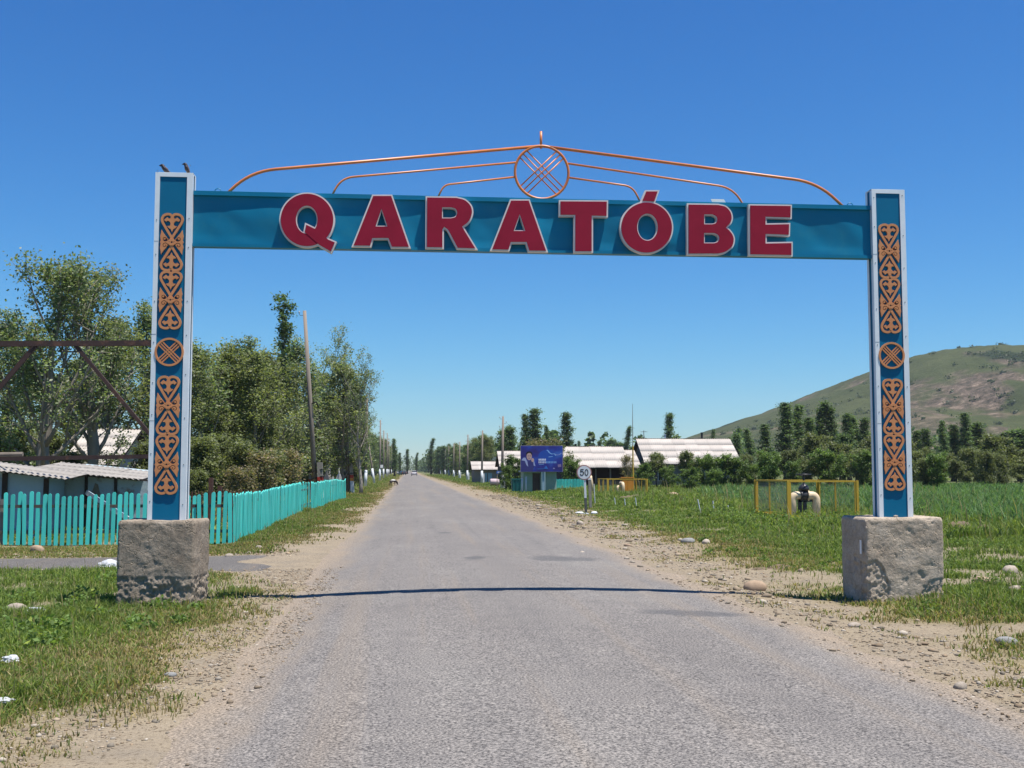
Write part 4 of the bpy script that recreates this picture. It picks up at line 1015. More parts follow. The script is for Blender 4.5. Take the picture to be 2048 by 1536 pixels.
by_px('grove_two', 470, 726, 80, 'background poplar filling the middle of the grove', wd=1.71, group=GV)
by_px('grove_one', 540, 731, 92, 'background poplar below the ragged spire', wd=1.71, group=GV)
by_px('grove_two', 150, 706, 62, 'background poplar behind the white gable', wd=1.71, group=GV)
by_px('grove_one', 60, 726, 60, 'background poplar behind the rusty truss diagonal', wd=1.71, group=GV)
by_px('grove_two', 515, 700, 57, 'airy poplar in front of the gap left of the ragged spire', wd=1.2, group=GV)
by_px('pale_limbed', 695, 712, 88, 'thinner pale-barked tree between the pale-limbed tree and the leaning one', wd=0.9, rz=1.9, group=GV)
by_px('grove_one', 420, 715, 66, 'poplar standing deeper in the grove near the post with birds', wd=1.4, group=GV)
UN = 'undergrowth of the grove'
und = [(395, 870, 46, 'thicket'), (440, 865, 48, 'thicket'), (490, 880, 47, 'thicket'), (530, 900, 46, 'brush'), (550, 895, 50, 'thicket'), (580, 895, 52, 'brush'),
       (420, 820, 56, 'thicket'), (520, 840, 58, 'thicket'), (470, 930, 40, 'brush'), (400, 935, 38, 'thicket'), (655, 890, 98, 'thicket'), (680, 900, 104, 'thicket'), (700, 905, 100, 'thicket'),
       (292, 880, 42, 'thicket'), (150, 895, 42, 'thicket'), (40, 850, 44, 'thicket'), (90, 860, 46, 'thicket'), (325, 870, 44, 'thicket'), (560, 850, 66, 'thicket'), (620, 850, 76, 'thicket'), (720, 915, 120, 'thicket')]
for i, (u, v, Yd, k) in enumerate(sorted(und)):
    by_px(k, u, v, Yd, f'{"brownish twiggy" if k == "brush" else "leafy green"} undergrowth bush, {ORD[i]} from the shed end of the grove', cat='shrub', name='shrub', wd=1.35, group=UN)

# far avenue of trees on both sides of the street
AV = 'trees along the far street'; k = 0
for side, xx, lab in ((-1, -9.0, 'left'), (1, 14.0, 'right')):
    Yd = 128.0 if side < 0 else 165.0; i = 0
    while Yd < 760:
        key = random.choice(['tall_round', 'grove_two', 'grove_one', 'tall_round'])
        x = xx + random.uniform(-1.5, 1.5) 
        Hh = (random.uniform(7.5, 11.0) if side < 0 else random.uniform(5.0, 7.2) + min(Yd, 500) / 250) * (1 + Yd / 2200)
        plant_tree(key, x, Yd, Hh, f'{ORD[i]} tree of the far avenue on the {"grove" if side < 0 else "billboard"} side of the street', wd=random.uniform(1.1, 1.6), group=AV)
        Yd *= 1.04; Yd += 4; i += 1
for i, (u, v, Yd, key) in enumerate([(789, 877, 300, 'lombardy_b'), (815, 898, 480, 'lombardy'), (833, 905, 600, 'lombardy_b'), (862, 876, 420, 'lombardy_b'), (876, 893, 520, 'lombardy'), (899, 888, 380, 'lombardy'), (949, 878, 300, 'lombardy'), (958, 884, 330, 'tall_round'), (977, 886, 300, 'lombardy'), (992, 890, 310, 'lombardy_b'), (1019, 882, 280, 'lombardy'), (1026, 890, 300, 'lombardy_b'), (918, 892, 420, 'tall_round'), (800, 905, 420, 'lombardy')]):
    by_px(key, u, v, Yd, f'{ORD[i]} of the slim dark poplars rising above the far avenue', wd=1.7, group='slim poplars above the far avenue')
PB = 'poplars behind the houses'
for u, v, Yd, key, lab, wd in [(1051, 829, 190, 'lombardy', 'narrower of two poplars directly behind the billboard', 0.95), (1073, 817, 190, 'lombardy', 'taller and fuller of two poplars directly behind the billboard', 1.35), (1097, 851, 195, 'lombardy_b', 'small slim poplar between the billboard poplars and the lone dark one', 0.9),
        (1136, 824, 185, 'lombardy', 'lone dark column poplar right of the billboard', 1.2), (1254, 852, 210, 'lombardy_b', 'poplar rising behind the thin mast', 1.0), (1340, 826, 190, 'lombardy', 'lone poplar behind the ridge of the bigger roof', 1.0), (1108, 862, 200, 'lombardy_b', 'short poplar touching the lone dark column poplar', 0.9),
        (1428, 858, 260, 'lombardy_b', 'small poplar at the foot of the hill beside the leaning pole', 0.9), (1199, 880, 300, 'lombardy', 'small far poplar above the long roof', 0.9), (1222, 878, 300, 'tall_round', 'small far round tree above the long roof', 0.9), (1160, 882, 310, 'lombardy_b', 'tiny far poplar left end of the long roof', 0.9), (1240, 884, 300, 'tall_round', 'far round tree beside the thin mast', 1.0)]:
    by_px(key, u, v, Yd, lab, wd=wd * 1.6, group=PB)
PR = 'poplars in front of the hill'
for i, (u, v, Yd, key, wd) in enumerate([(1500, 857, 160, 'lombardy_b', 1.1), (1530, 848, 150, 'lombardy', 1.1), (1571, 806, 140, 'lombardy', 1.05), (1598, 810, 145, 'lombardy_b', 1.1), (1618, 836, 140, 'lombardy', 1.1), (1640, 803, 150, 'lombardy_b', 1.1), (1665, 812, 150, 'lombardy', 0.95), (1700, 826, 145, 'lombardy', 1.0), (1716, 832, 150, 'lombardy_b', 1.2), (1734, 834, 146, 'lombardy', 1.0),
        (1838, 862, 150, 'lombardy', 1.2), (1855, 858, 148, 'lombardy', 1.2), (1888, 842, 146, 'lombardy_b', 0.85), (1906, 850, 150, 'lombardy', 1.2), (1930, 826, 148, 'lombardy', 0.95), (1952, 846, 150, 'lombardy', 1.5), (2006, 866, 152, 'lombardy', 1.2), (2040, 858, 150, 'tall_round', 1.2), (1985, 872, 156, 'tall_round', 1.2), (1475, 868, 170, 'lombardy', 1.1)]):
    by_px(key, u, v, Yd, f'{ORD[i]} poplar of the row in front of the hill', wd=wd * 1.95, group=PR)
OR = 'orchard trees and shrubs before the poplars'
orch = []
for i in range(17): orch.append((1500 + i * 36 + random.uniform(-10, 10), 893 + random.uniform(-26, 18), 98 + random.uniform(-6, 10), random.choice(['orchard', 'thicket', 'orchard', 'grove_two'])))
for i in range(13): orch.append((1545 + i * 42 + random.uniform(-12, 12), 915 + random.uniform(-18, 14), 84 + random.uniform(-5, 6), random.choice(['orchard', 'shrub', 'thicket'])))
orch += [(1690, 868, 104, 'tall_round'), (1640, 885, 106, 'orchard')]
for i, (u, v, Yd, key) in enumerate(sorted(orch)):
    by_px(key, u, v, Yd, f'{ORD[i]} bush or fruit tree of the orchard, counted from the bigger roofed house', cat='shrub', name='shrub', wd=1.25, group=OR)
HB = 'bushes around the houses'
for u, v, Yd, key, wd, lab in [(1025, 908, 96, 'shrub_b', 0.9, 'dark bush in front of the white roof beside the billboard'), (1012, 925, 94, 'shrub_b', 0.8, 'smaller dark bush beside the pole with the blue sign'), (1075, 876, 97, 'brush', 1.5, 'brownish tree peeping over the billboard top'), (1110, 885, 97, 'orchard', 1.0, 'brownish green tree behind the billboard corner'),
        (1143, 915, 93, 'shrub_b', 0.95, 'dark bush between the billboard and the speed sign'), (1160, 930, 92, 'shrub', 0.8, 'low bush behind the speed sign'), (1313, 905, 92, 'orchard', 1.0, 'dark grey-green bush at the gable of the bigger house'), (1290, 925, 90, 'shrub_b', 1.0, 'dark bush behind the orange cabinet'), (1335, 930, 88, 'shrub_b', 1.0, 'low bush before the gable of the bigger house'),
        (1373, 902, 91, 'orchard', 0.95, 'young open tree in front of the bigger roof'), (1405, 908, 90, 'shrub', 1.1, 'bright green bush under the middle of the bigger roof'), (1440, 908, 89, 'shrub', 1.2, 'tallest bright green bush under the bigger roof'), (1475, 912, 88, 'shrub', 1.2, 'bright green bush at the far end of the bigger roof'), (1508, 925, 88, 'shrub', 1.3, 'rounded bright green bush next to the orchard'), (1380, 935, 86, 'shrub_b', 1.3, 'low dark hedge bush under the bigger roof'), (1425, 938, 85, 'shrub', 1.3, 'low green hedge bush before the tallest bright bush'), (1255, 910, 94, 'brush', 0.8, 'leafless twiggy bush before the long roof'), (1530, 935, 84, 'shrub', 1.3, 'low bright bush where the orchard begins')]:
    by_px(key, u, v, Yd, lab, cat='shrub', name='shrub', wd=wd, group=HB)

# far woodland that reads as one mass
rg = np.random.default_rng(5); Pm = []; Cm = []
for i in range(950):
    yy = rg.uniform(230, 1250); xx = rg.uniform(-0.55, 0.62) * yy
    if i > 620: yy = rg.uniform(480, 1300); xx = rg.uniform(-70, 90)
    if abs(xx - RC) < 11 and yy < 1150: continue
    if 0.30 * yy < xx and yy > 420: continue
    hh = rg.uniform(6.5, 11.5) * (1 + yy / 2200); rw = rg.uniform(1.6, 4.2) * (1 + yy / 1500); nn = 170
    f = rg.uniform(0, 1, nn); th = rg.uniform(0, 6.28, nn); r_ = rw * np.sqrt(rg.uniform(0.1, 1, nn)) * np.sin(np.pi * np.clip(0.12 + 0.88 * f, 0, 1)) ** 0.6
    Pm.append(np.stack([xx + r_ * np.cos(th), yy + r_ * np.sin(th), f * hh], 1)); Cm.append(LOM[rg.integers(0, 4, nn)] * rg.uniform(0.85, 1.25, (nn, 1)) * rg.uniform(0.85, 1.2))
Pm = np.concatenate(Pm); V, F = leaves_np(Pm, 1.25, rg, 0.3, 0.8)
tag(link('distant_trees', np_mesh('distant_trees', V, F, np.repeat(np.concatenate(Cm), 4, 0)), M_leaf), 'distant dark woodland closing the view behind the village', 'woodland', kind='stuff')
# low scrub dotted over the hill
X, Y, Zh, rel, bush = HILL; idx = np.flatnonzero((rel.ravel() > 0.12) & (Y.ravel() < 905)); pr = 0.12 + bush.ravel()[idx] * 1.0; pr /= pr.sum()
sel = rg.choice(idx, 1300, p=pr); Pm = []
for s_ in sel:
    nn = 40; rr_ = rg.uniform(1.0, 3.2); Pm.append(np.array([X.ravel()[s_], Y.ravel()[s_], Zh.ravel()[s_] + rr_ * 0.3]) + rg.normal(0, 1, (nn, 3)) * np.array([rr_ * 0.6, rr_ * 0.6, rr_ * 0.35]))
Pm = np.concatenate(Pm); V, F = leaves_np(Pm, 1.2, rg, 0.3, 0.9)
tag(link('hill_scrub', np_mesh('hill_scrub', V, F, np.repeat(LOM[rg.integers(0, 4, len(Pm))] * 0.45, 4, 0)), M_leaf), 'dark scrub bushes dotted over the hillside', 'scrub', kind='stuff')

# ------------------------------------------------------------------ turquoise picket fences
M_turq = surf('turquoise_paint', (0.050, 0.540, 0.465), (0.090, 0.580, 0.515), 3.0, 0.55, 0.15, 30, 0.003, stretch=(1, 1, 0.2), c3=(0.17, 0.64, 0.59), scale3=2.0, t3=(0.52, 0.75), vary=0.17)
M_rail = surf('weathered_rail', (0.10, 0.085, 0.07), (0.06, 0.05, 0.045), 4, 0.9)
M_wood = surf('weathered_pole_wood', (0.24, 0.20, 0.165), (0.16, 0.135, 0.11), 2.0, 0.95, 0.5, 14, 0.02, stretch=(1, 1, 0.1), vary=0.12)
def picket_mesh(h=1.0, wd=0.085, t=0.022):
    r = wd / 2; top = [(r * math.cos(a), h - r + r * math.sin(a)) for a in np.linspace(0, math.pi, 7)]
    mb = MB(); mb.prism([[(-r, 0), (r, 0)] + top], -t / 2, t / 2)
    me = bpy.data.meshes.new('picket'); me.from_pydata(mb.v, [], mb.f)
    bm = bmesh.new(); bm.from_mesh(me); bmesh.ops.recalc_face_normals(bm, faces=bm.faces); bm.to_mesh(me); bm.free()
    me.materials.append(M_turq); me.update(); return me
PK = picket_mesh()
def fence_run(f, pts, rails=True, z_off=0.02):
    """pts: list of (x, y, height, angle) in world; fence root at its first point"""
    o0 = f.location
    for i, (x, y, h, a) in enumerate(pts):
        o = link('picket', PK, None, f, (x - o0.x, y - o0.y, z0(x, y) + z_off - o0.z))
        o.scale = (random.uniform(0.92, 1.08), 1, h * random.uniform(0.97, 1.025)); o.rotation_euler = (random.uniform(-0.03, 0.03), random.uniform(-0.024, 0.024), a)
def rail(f, a, b_, off, name='rail', wd=0.05):
    mb = MB(); mb.bar(Vector(a) + Vector(off) - f.location, Vector(b_) + Vector(off) - f.location, wd, 0.07); return mb.build(name, M_rail, f)
# front run, facing the camera
fy = 26.5; xa, xb = gx(15, fy), gx(463, fy)
f1 = thing('picket_fence', 'turquoise picket fence facing the road, in front of the whitewashed shed', 'fence', (xa, fy, 0))
xsn = np.linspace(xa, xb, 37); fence_run(f1, [(x, fy + random.uniform(-0.01, 0.01), 1.16 + 0.03 * math.sin(i * 0.4), 0) for i, x in enumerate(xsn)])
for zz in (0.30, 0.88): rail(f1, (xa - 0.5, fy, zz), (xb + 0.05, fy, zz), (0, 0.04, 0))
for x in np.linspace(xa + 0.3, xb, 4):
    mb = MB(); mb.box(x - 0.04 - xa, x + 0.04 - xa, 0.055, 0.135, -0.1, 1.0); mb.build('fence_post', M_rail, f1)
# long run down the roadside, three sections
yy = [26.62]
while yy[-1] < 67: yy.append(yy[-1] + 0.128 + 0.0005 * (yy[-1] - 26))
def fx(y): return np.interp(y, [26, 45, 67], [xb + 0.06, -4.16, -3.62])
f2 = thing('picket_fence', 'long turquoise picket fence running beside the road verge', 'fence', (float(fx(26.62)), 26.62, 0))
runp = []
for y in yy:
    if 45.2 < y < 48.6 and (int(y * 7.8) % 3): continue                    # gappy stretch
    h = float(np.interp(y, [26, 38, 45, 48.4, 48.6, 60, 64, 65, 67], [1.13, 1.12, 1.16, 1.16, 1.16, 1.16, 1.12, 1.06, 1.16]))
    runp.append((float(fx(y)) + random.uniform(-0.012, 0.012), y, h, math.pi / 2 + random.uniform(-0.05, 0.05)))
fence_run(f2, runp[:298])
print('pickets', len(runp))
for a, b_ in ((26.7, 45.0), (45.0, 67.0)):
    for zz in (0.3, 0.9): rail(f2, (float(fx(a)), a, zz), (float(fx(b_)), b_, zz), (-0.05, 0, 0))
# back run seen over the roadside pickets
fyb = 50.0; xa, xb2 = gx(520, fyb), gx(598, fyb) + 0.3
f3 = thing('picket_fence', 'short cross run of turquoise pickets inside the enclosure', 'fence', (xa, fyb, 0))
fence_run(f3, [(x, fyb, 1.06, 0) for x in np.linspace(xa, xb2, 15)])
for zz in (0.3, 0.85): rail(f3, (xa, fyb, zz), (xb2, fyb, zz), (0, 0.04, 0))

# rusty spiked railing inside the yard
M_rust = surf('rusty_steel', (0.115, 0.052, 0.036), (0.070, 0.036, 0.028), 3, 0.85, 0.3, 30, 0.004, c3=(0.17, 0.075, 0.045), scale3=6)
M_rust_d = surf('rusty_dark_steel', (0.062, 0.036, 0.032), (0.042, 0.027, 0.025), 2.5, 0.85, 0.3, 30, 0.004, c3=(0.14, 0.068, 0.045), scale3=3, t3=(0.55, 0.72))
fyr = 33.0; xa, xb2 = gx(372, fyr), gx(545, fyr + 4)
f4 = thing('iron_railing', 'rusty spiked iron railing behind the front pickets', 'railing', (xa, fyr, 0))
n_ = 30
for i in range(n_):
    t = i / (n_ - 1); x = (xb2 - xa) * t; y = 4.0 * t
    mb = MB(); mb.bar((x, y, 0), (x, y, 1.02), 0.03); mb.tube([(x, y, 1.02), (x, y, 1.10)], [0.02, 0.002], 5); mb.build('bar', M_rust, f4)
for zz in (0.35, 0.92):
    mb = MB(); mb.bar((0, 0, zz), (xb2 - xa, 4.0, zz), 0.035); mb.build('rail', M_rust, f4)
for u, v in ((423, 955), (441, 971)):
    x = gx(u, fyr + 1); mb = MB(); mb.box(x - 0.06 - xa, x + 0.06 - xa, 0.9, 1.02, 0, gz(v, fyr + 1)); mb.build('gate_post', M_rust, f4)

# ------------------------------------------------------------------ sheds behind the pickets
M_wash = surf('blue_whitewash', (0.36, 0.44, 0.47), (0.29, 0.37, 0.41), 1.5, 0.9, 0.4, 12, 0.02, c3=(0.20, 0.18, 0.155), scale3=1.6, t3=(0.53, 0.60))
M_wash2 = surf('clean_blue_whitewash', (0.30, 0.42, 0.50), (0.25, 0.37, 0.46), 1.2, 0.9, 0.3, 12, 0.02, c3=(0.62, 0.64, 0.64), scale3=0.8, t3=(0.55, 0.62))
M_slate = surf('asbestos_roof', (0.30, 0.28, 0.255), (0.235, 0.22, 0.20), 2.0, 0.9, 0.3, 20, 0.01, c3=(0.15, 0.14, 0.13), scale3=1.3, t3=(0.58, 0.78), vary=0.08)
M_slate_w = surf('pale_roof_sheet', (0.42, 0.38, 0.34), (0.35, 0.32, 0.29), 0.8, 0.9, 0.3, 20, 0.01, c3=(0.28, 0.255, 0.23), scale3=1.0, t3=(0.6, 0.8), vary=0.10)
M_darkwood = surf('dark_timber', (0.055, 0.045, 0.04), (0.035, 0.03, 0.028), 3, 0.9)
def corrug_mesh(name, w_, l_, mat, waves=7, amp=0.02, th=0.007):
    """corrugated sheet: x across, y down the slope (0..l_), top and underside"""
    nn = waves * 4 + 1; V = []; F = []
    for lay, dz in ((0, 0.0), (1, -th)):
        for j in range(2):
            for i in range(nn):
                V.append((w_ * (i / (nn - 1) - 0.5), l_ * j, amp * math.sin(2 * math.pi * waves * i / (nn - 1)) + dz))
    for lay in (0, 1):
        b0 = lay * 2 * nn
        for i in range(nn - 1):
            q = (b0 + i, b0 + i + 1, b0 + nn + i + 1, b0 + nn + i); F.append(q if lay == 0 else q[::-1])
    for i in range(nn - 1):
        F.append((i + 1, i, 2 * nn + i, 2 * nn + i + 1)); F.append((nn + i, nn + i + 1, 3 * nn + i + 1, 3 * nn + i))
    me = bpy.data.meshes.new(name); me.from_pydata(V, [], F); me.polygons.foreach_set('use_smooth', [True] * len(F)); me.materials.append(mat); me.update(); return me
def sheets(par, mesh, p00, across, down, ncol, nrow, wcol, lrow, jit=0.01, name='roof_sheet'):
    """lay ncol x nrow sheets: p00 upper corner (local), unit vectors across / down the slope"""
    A = Vector(across).normalized(); D = Vector(down).normalized(); Nn = A.cross(D).normalized()
    if Nn.z < 0: Nn = -Nn
    for r in range(nrow):
        for c in range(ncol):
            o = link(name, mesh, None, par)
            M = Matrix((( A.x, D.x, Nn.x), (A.y, D.y, Nn.y), (A.z, D.z, Nn.z))).to_4x4()
            p = Vector(p00) + A * (wcol * (c + 0.5)) + D * (lrow * r) + Nn * (0.006 * (nrow - r) + 0.004 * (c % 2) + random.uniform(0, jit))
            o.matrix_local = Matrix.Translation(p) @ M @ Matrix.Rotation(random.uniform(-0.008, 0.008), 4, 'Z')
SY = 30.5
sx0, sx1 = gx(95, SY), gx(316, SY)
shed = thing('shed', 'long low whitewashed shed with peeling plaster and sloping slate roof', 'shed', (sx0, SY, 0)); sw = sx1 - sx0
zl, zr_ = gz(938, SY), gz(957, SY)
zr_ = zl + (zr_ - zl) * (sx1 - sx0) / (gx(296, SY) - sx0)
mb = MB(); mb.hexa([(0, 0, -0.1), (sw, 0, -0.1), (sw, 3.6, -0.1), (0, 3.6, -0.1)], [(0, 0, zl - 0.05), (sw, 0, zr_ - 0.05), (sw, 3.6, zr_ + 0.15), (0, 3.6, zl + 0.15)]); mb.build('wall', M_wash, shed)
for i, x in enumerate((0.05, 1.0, 1.75, 2.65)):
    mb = MB(); mb.box(x - 0.035, x + 0.035, -0.05, -0.003, 0, zl + (zr_ - zl) * x / sw - 0.08); mb.build('wall_post', M_darkwood, shed)
mb = MB(); pts = [(1.06, 0.15), (1.42, 0.12), (1.50, 0.75), (1.36, 1.05), (1.30, 1.32), (1.22, 1.36), (1.14, 1.1), (1.05, 0.8)]; mb.prism([pts], -0.012, -0.004); mb.build('bare_clay_patch', surf('bare_clay', (0.25, 0.21, 0.16), (0.19, 0.16, 0.12), 8, 0.95, 0.6, 20, 0.02), shed)
rf = MB(); rf.bar((-0.3, -0.28, zl - 0.05), (sw + 0.2, -0.28, zr_ - 0.05), 0.06, 0.05); rf = rf.build('roof', M_darkwood, shed)
sm = corrug_mesh('shed_sheet', 1.0, 1.05, M_slate, 7, 0.017)
A = Vector((sw, 0, zr_ - zl)).normalized(); D = Vector((0, -1, -0.055)).normalized()
sheets(rf, sm, Vector((-0.35, 2.6, zl + 0.16)), A, D, int((sw + 0.3) / 0.93), 3, 0.93, 0.98)
for (x0_, z0_, x1_, z1_) in ((1.08, 1.08, 2.55, 0.30),):
    mb = MB(); mb.bar((x0_, -0.30, z0_ + 0.05), (x1_, -0.9, z1_), 0.03, 0.12); mb.build('leaning_plank', M_wash2, shed)
# smaller lean-to at the picture edge
lx0, lx1 = gx(-60, 29.0), gx(96, 29.0); lw = lx1 - lx0
lean = thing('shed', 'small pale blue lean-to shed with rippled roof edge beside the long shed', 'shed', (lx0, 29.0, 0))
zl2, zr2 = gz(931, 29.0), gz(950, 29.0)
mb = MB(); mb.hexa([(0, 0, -0.1), (lw, 0, -0.1), (lw, 1.4, -0.1), (0, 1.4, -0.1)], [(0, 0, zl2 - 0.03), (lw, 0, zr2 - 0.06), (lw, 1.4, zr2), (0, 1.4, zl2)]); mb.build('wall', M_wash2, lean)
for x in (0.85, lw - 0.02):
    mb = MB(); mb.box(x - 0.06, x + 0.06, -0.06, -0.004, 0, zr2 - 0.08 + (zl2 - zr2) * (1 - x / lw)); mb.build('wall_post', M_darkwood, lean)
rf = MB(); rf.bar((-0.1, -0.3, zl2 - 0.03), (lw + 0.3, -0.3, zr2 - 0.06), 0.05, 0.05); rf = rf.build('roof', M_darkwood, lean)
sheets(rf, sm, Vector((-0.3, 1.35, zl2 + 0.14)), Vector((lw, 0, zr2 - zl2)), Vector((0, -1, -0.06)), 3, 2, 0.93, 0.95)
mb = MB(); mb.tube([(0.1, 0.2, zl2 + 0.26), (1.2, 0.15, zl2 + 0.28)], 0.055, 7); mb.build('roof_log', M_wood, lean)
# weathered board panel at the very edge
ex = gx(-25, 26.6); bp = thing('board_screen', 'grey weathered board screen at the end of the front pickets', 'screen', (ex, 26.6, 0))
for i in range(3):
    mb = MB(); mb.box(i * 0.155, i * 0.155 + 0.145, 0, 0.02, 0, 1.10 - 0.03 * i); mb.build('board', surf('grey_board', (0.22, 0.21, 0.19), (0.15, 0.14, 0.13), 4, 0.9, 0.4, 20, 0.01) if i == 0 else bp.children[0].data.materials[0], bp)

# ------------------------------------------------------------------ rusty pipe truss over the yard
TY = 28.2
def tp(u, v): x, z = at(u, v, TY); return Vector((x, TY, z))
tr = thing('pipe_truss', 'rusty steel truss spanning the yard behind the post with birds', 'truss', (tp(345, 940).x, TY, 0)); o0 = Vector(tr.location)
def tmember(a, b_, wd, name, h=None):
    mb = MB(); mb.bar(a - o0, b_ - o0, wd, h); return mb.build(name, M_rust_d, tr)
tmember(tp(-420, 690), tp(346, 686), 0.13, 'top_chord'); tmember(tp(-420, 925), tp(346, 912), 0.10, 'bottom_chord')
tmember(tp(72, 692), tp(-110, 905), 0.075, 'diagonal'); tmember(tp(58, 692) + Vector((0, 0.3, 0)), tp(-118, 900) + Vector((0, 0.3, 0)), 0.075, 'diagonal')
tmember(tp(150, 690), tp(330, 905), 0.085, 'diagonal')
tmember(Vector((o0.x, TY, -0.1)), tp(345, 680), 0.14, 'column')
tmember(Vector((tp(-300, 940).x, TY, -0.1)), tp(-300, 684), 0.14, 'column')

M_cream = surf('cream_plaster', (0.52, 0.46, 0.40), (0.45, 0.39, 0.34), 1.5, 0.9, 0.2, 12, 0.02)
# ------------------------------------------------------------------ utility poles
M_lime = surf('limewash_white', (0.62, 0.64, 0.66), (0.52, 0.55, 0.58), 5, 0.9, 0.2, 20, 0.01); M_band_r = surf('band_red', (0.36, 0.035, 0.022), (0.28, 0.03, 0.02), 6, 0.7)
M_band_o = surf('band_orange', (0.60, 0.24, 0.04), (0.52, 0.20, 0.035), 6, 0.7); M_stub = surf('stub_concrete', (0.27, 0.25, 0.215), (0.20, 0.185, 0.16), 5, 0.9, 0.3, 20, 0.01)
M_iron = surf('black_iron', (0.02, 0.02, 0.022), (0.03, 0.028, 0.028), 6, 0.6, metal=0.2); M_porc = surf('porcelain', (0.55, 0.55, 0.53), None, 6, 0.3)
def pole(x, y, H, r, label, lean=(0, 0), white=1.5, hooks=3, group='wooden utility poles along the street', base=None):
    t = thing('utility_pole', label, 'pole', (x, y, z0(x, y)), 0, group)
    def q(z): return Vector((lean[0] * z / H, lean[1] * z / H, z))
    z_ = -0.2 if base is None else base
    mb = MB(); mb.tube([q(z_), q(H * 0.5), q(H)], [r * 1.15, r * 0.98, r * 0.75], 9); mb.build('shaft', M_wood, t, True)
    if white:
        mb = MB(); mb.tube([q(0.0), q(white)], [r * 1.15 + 0.006, r * 1.12 + 0.006], 9); mb.build('limewashed_foot', M_lime, t, True)
    for i in range(hooks):
        z = H - 0.25 - i * 0.42; s_ = -1 if i % 2 == 0 else 1; p = q(z)
        mb = MB(); mb.tube([p, p + Vector((s_ * 0.26, 0, 0)), p + Vector((s_ * 0.30, 0, 0.10))], 0.014, 6); h = mb.build('hook', M_iron, t)
        mb = MB(); mb.lathe([(0.02, 0), (0.045, 0.02), (0.03, 0.06), (0.045, 0.09), (0.02, 0.13)], tuple(p + Vector((s_ * 0.30, 0, 0.10))), 8); mb.build('insulator', M_porc, h, True)
    return t
def stub(t, dx, dy, top, wd, red, tilt=0.0):
    """painted concrete stub strapped to a pole"""
    mb = MB(); mb.hexa([(dx - wd, dy - wd, -0.2), (dx + wd, dy - wd, -0.2), (dx + wd, dy + wd, -0.2), (dx - wd, dy + wd, -0.2)],
                       [(dx - wd + tilt, dy - wd, top), (dx + wd + tilt, dy - wd, top), (dx + wd + tilt, dy + wd, top), (dx - wd + tilt, dy + wd, top)]); s_ = mb.build('concrete_stub', M_stub, t)
    def band(za, zb, mat, name):
        e = 0.006; k0 = tilt * (za + 0.2) / (top + 0.2); k1 = tilt * (zb + 0.2) / (top + 0.2); w_ = wd + e
        m_ = MB(); m_.hexa([(dx - w_ + k0, dy - w_, za), (dx + w_ + k0, dy - w_, za), (dx + w_ + k0, dy + w_, za), (dx - w_ + k0, dy + w_, za)],
                           [(dx - w_ + k1, dy - w_, zb), (dx + w_ + k1, dy - w_, zb), (dx + w_ + k1, dy + w_, zb), (dx - w_ + k1, dy + w_, zb)]); m_.build(name, mat, s_)
    band(0.0, red - 0.22, M_lime, 'white_band'); band(red - 0.22, red, M_band_o, 'orange_band'); band(red, red + 0.24, M_band_r, 'red_band')
    return s_
p1 = pole(gx(633, 61), 61, gz(628, 61), 0.125, 'tallest wooden pole leaning by the fence with painted concrete stubs', lean=(-0.75, 0), white=0, hooks=1)
stub(p1, 0.28, -0.15, 2.08, 0.14, 1.06, -0.10); stub(p1, -0.32, 0.2, 1.42, 0.11, 0.95, 0.02)
for zz in (1.25, 1.62):
    mb = MB(); mb.tube([(-0.40, -0.02, zz - 0.12), (-0.05, -0.20, zz), (0.34, -0.32, zz + 0.10), (0.40, 0.02, zz + 0.10), (0, 0.22, zz), (-0.42, 0.36, zz - 0.12)], 0.025, 6, True); mb.build('wire_strap', M_iron, p1)
mb = MB(); mb.tube([(-0.36, 0, 5.2), (-0.05, -0.2, 5.3), (0.05, 0.1, 5.05)], 0.05, 6); mb.build('cable_clamp', M_iron, p1)
p2 = pole(gx(697, 84), 84, gz(760, 84), 0.125, 'second wooden pole with painted stubs at the far end of the fence', lean=(-0.30, 0), white=0, hooks=2)
stub(p2, 0.34, -0.10, 2.2, 0.12, 1.12, -0.16); stub(p2, -0.28, 0.15, 1.6, 0.10, 1.12, 0.0); stub(p2, 0.05, 0.25, 1.45, 0.10, 1.12, 0.0)
mb = MB(); mb.tube([(-0.38, 0, 1.35), (0, -0.22, 1.4), (0.42, -0.25, 1.5), (0.3, 0.2, 1.45)], 0.025, 6, True); mb.build('wire_strap', M_iron, p2)
pole(gx(731, 118), 118, gz(798, 118), 0.15, 'third wooden pole with a white foot, dark against the narrow poplar', white=1.7, lean=(0.1, 0))
pole(gx(749, 140), 140, 5.9, 0.12, 'leaning brace pole with a white foot beside the third wooden pole', lean=(-0.9, 0), white=1.9, hooks=0)
for i, (u, vt, Yd) in enumerate(((760, 841, 185), (767, 862, 232), (774, 867, 285), (777.5, 877, 350), (783, 889, 450))):
    t = pole(gx(u, Yd), Yd, gz(vt, Yd), 0.14, f'{ORD[i + 3]} wooden pole of the grove side row, white at the foot', white=1.9)
    if i == 0:
        mb = MB(); mb.box(0.05, 0.5, -0.20, -0.17, 2.05, 2.55); mb.build('white_notice', M_paper, t)
for i, (u, vt, Yd) in enumerate(((1004, 832, 102), (963.5, 861, 146), (934.5, 870, 182), (918.5, 884, 222), (907, 888, 268), (897, 893, 325), (890, 899, 395), (880, 903, 480), (870, 908, 590))):
    t = pole(gx(u, Yd), Yd, gz(vt, Yd), 0.125, f'{ORD[i]} wooden pole of the billboard side row, white at the foot', white=1.6, lean=(0.1, 0))
    mb = MB(); mb.box(0.16, 0.36, 0.1, 0.3, -0.2, 1.25); s_ = mb.build('concrete_stub', M_lime, t)
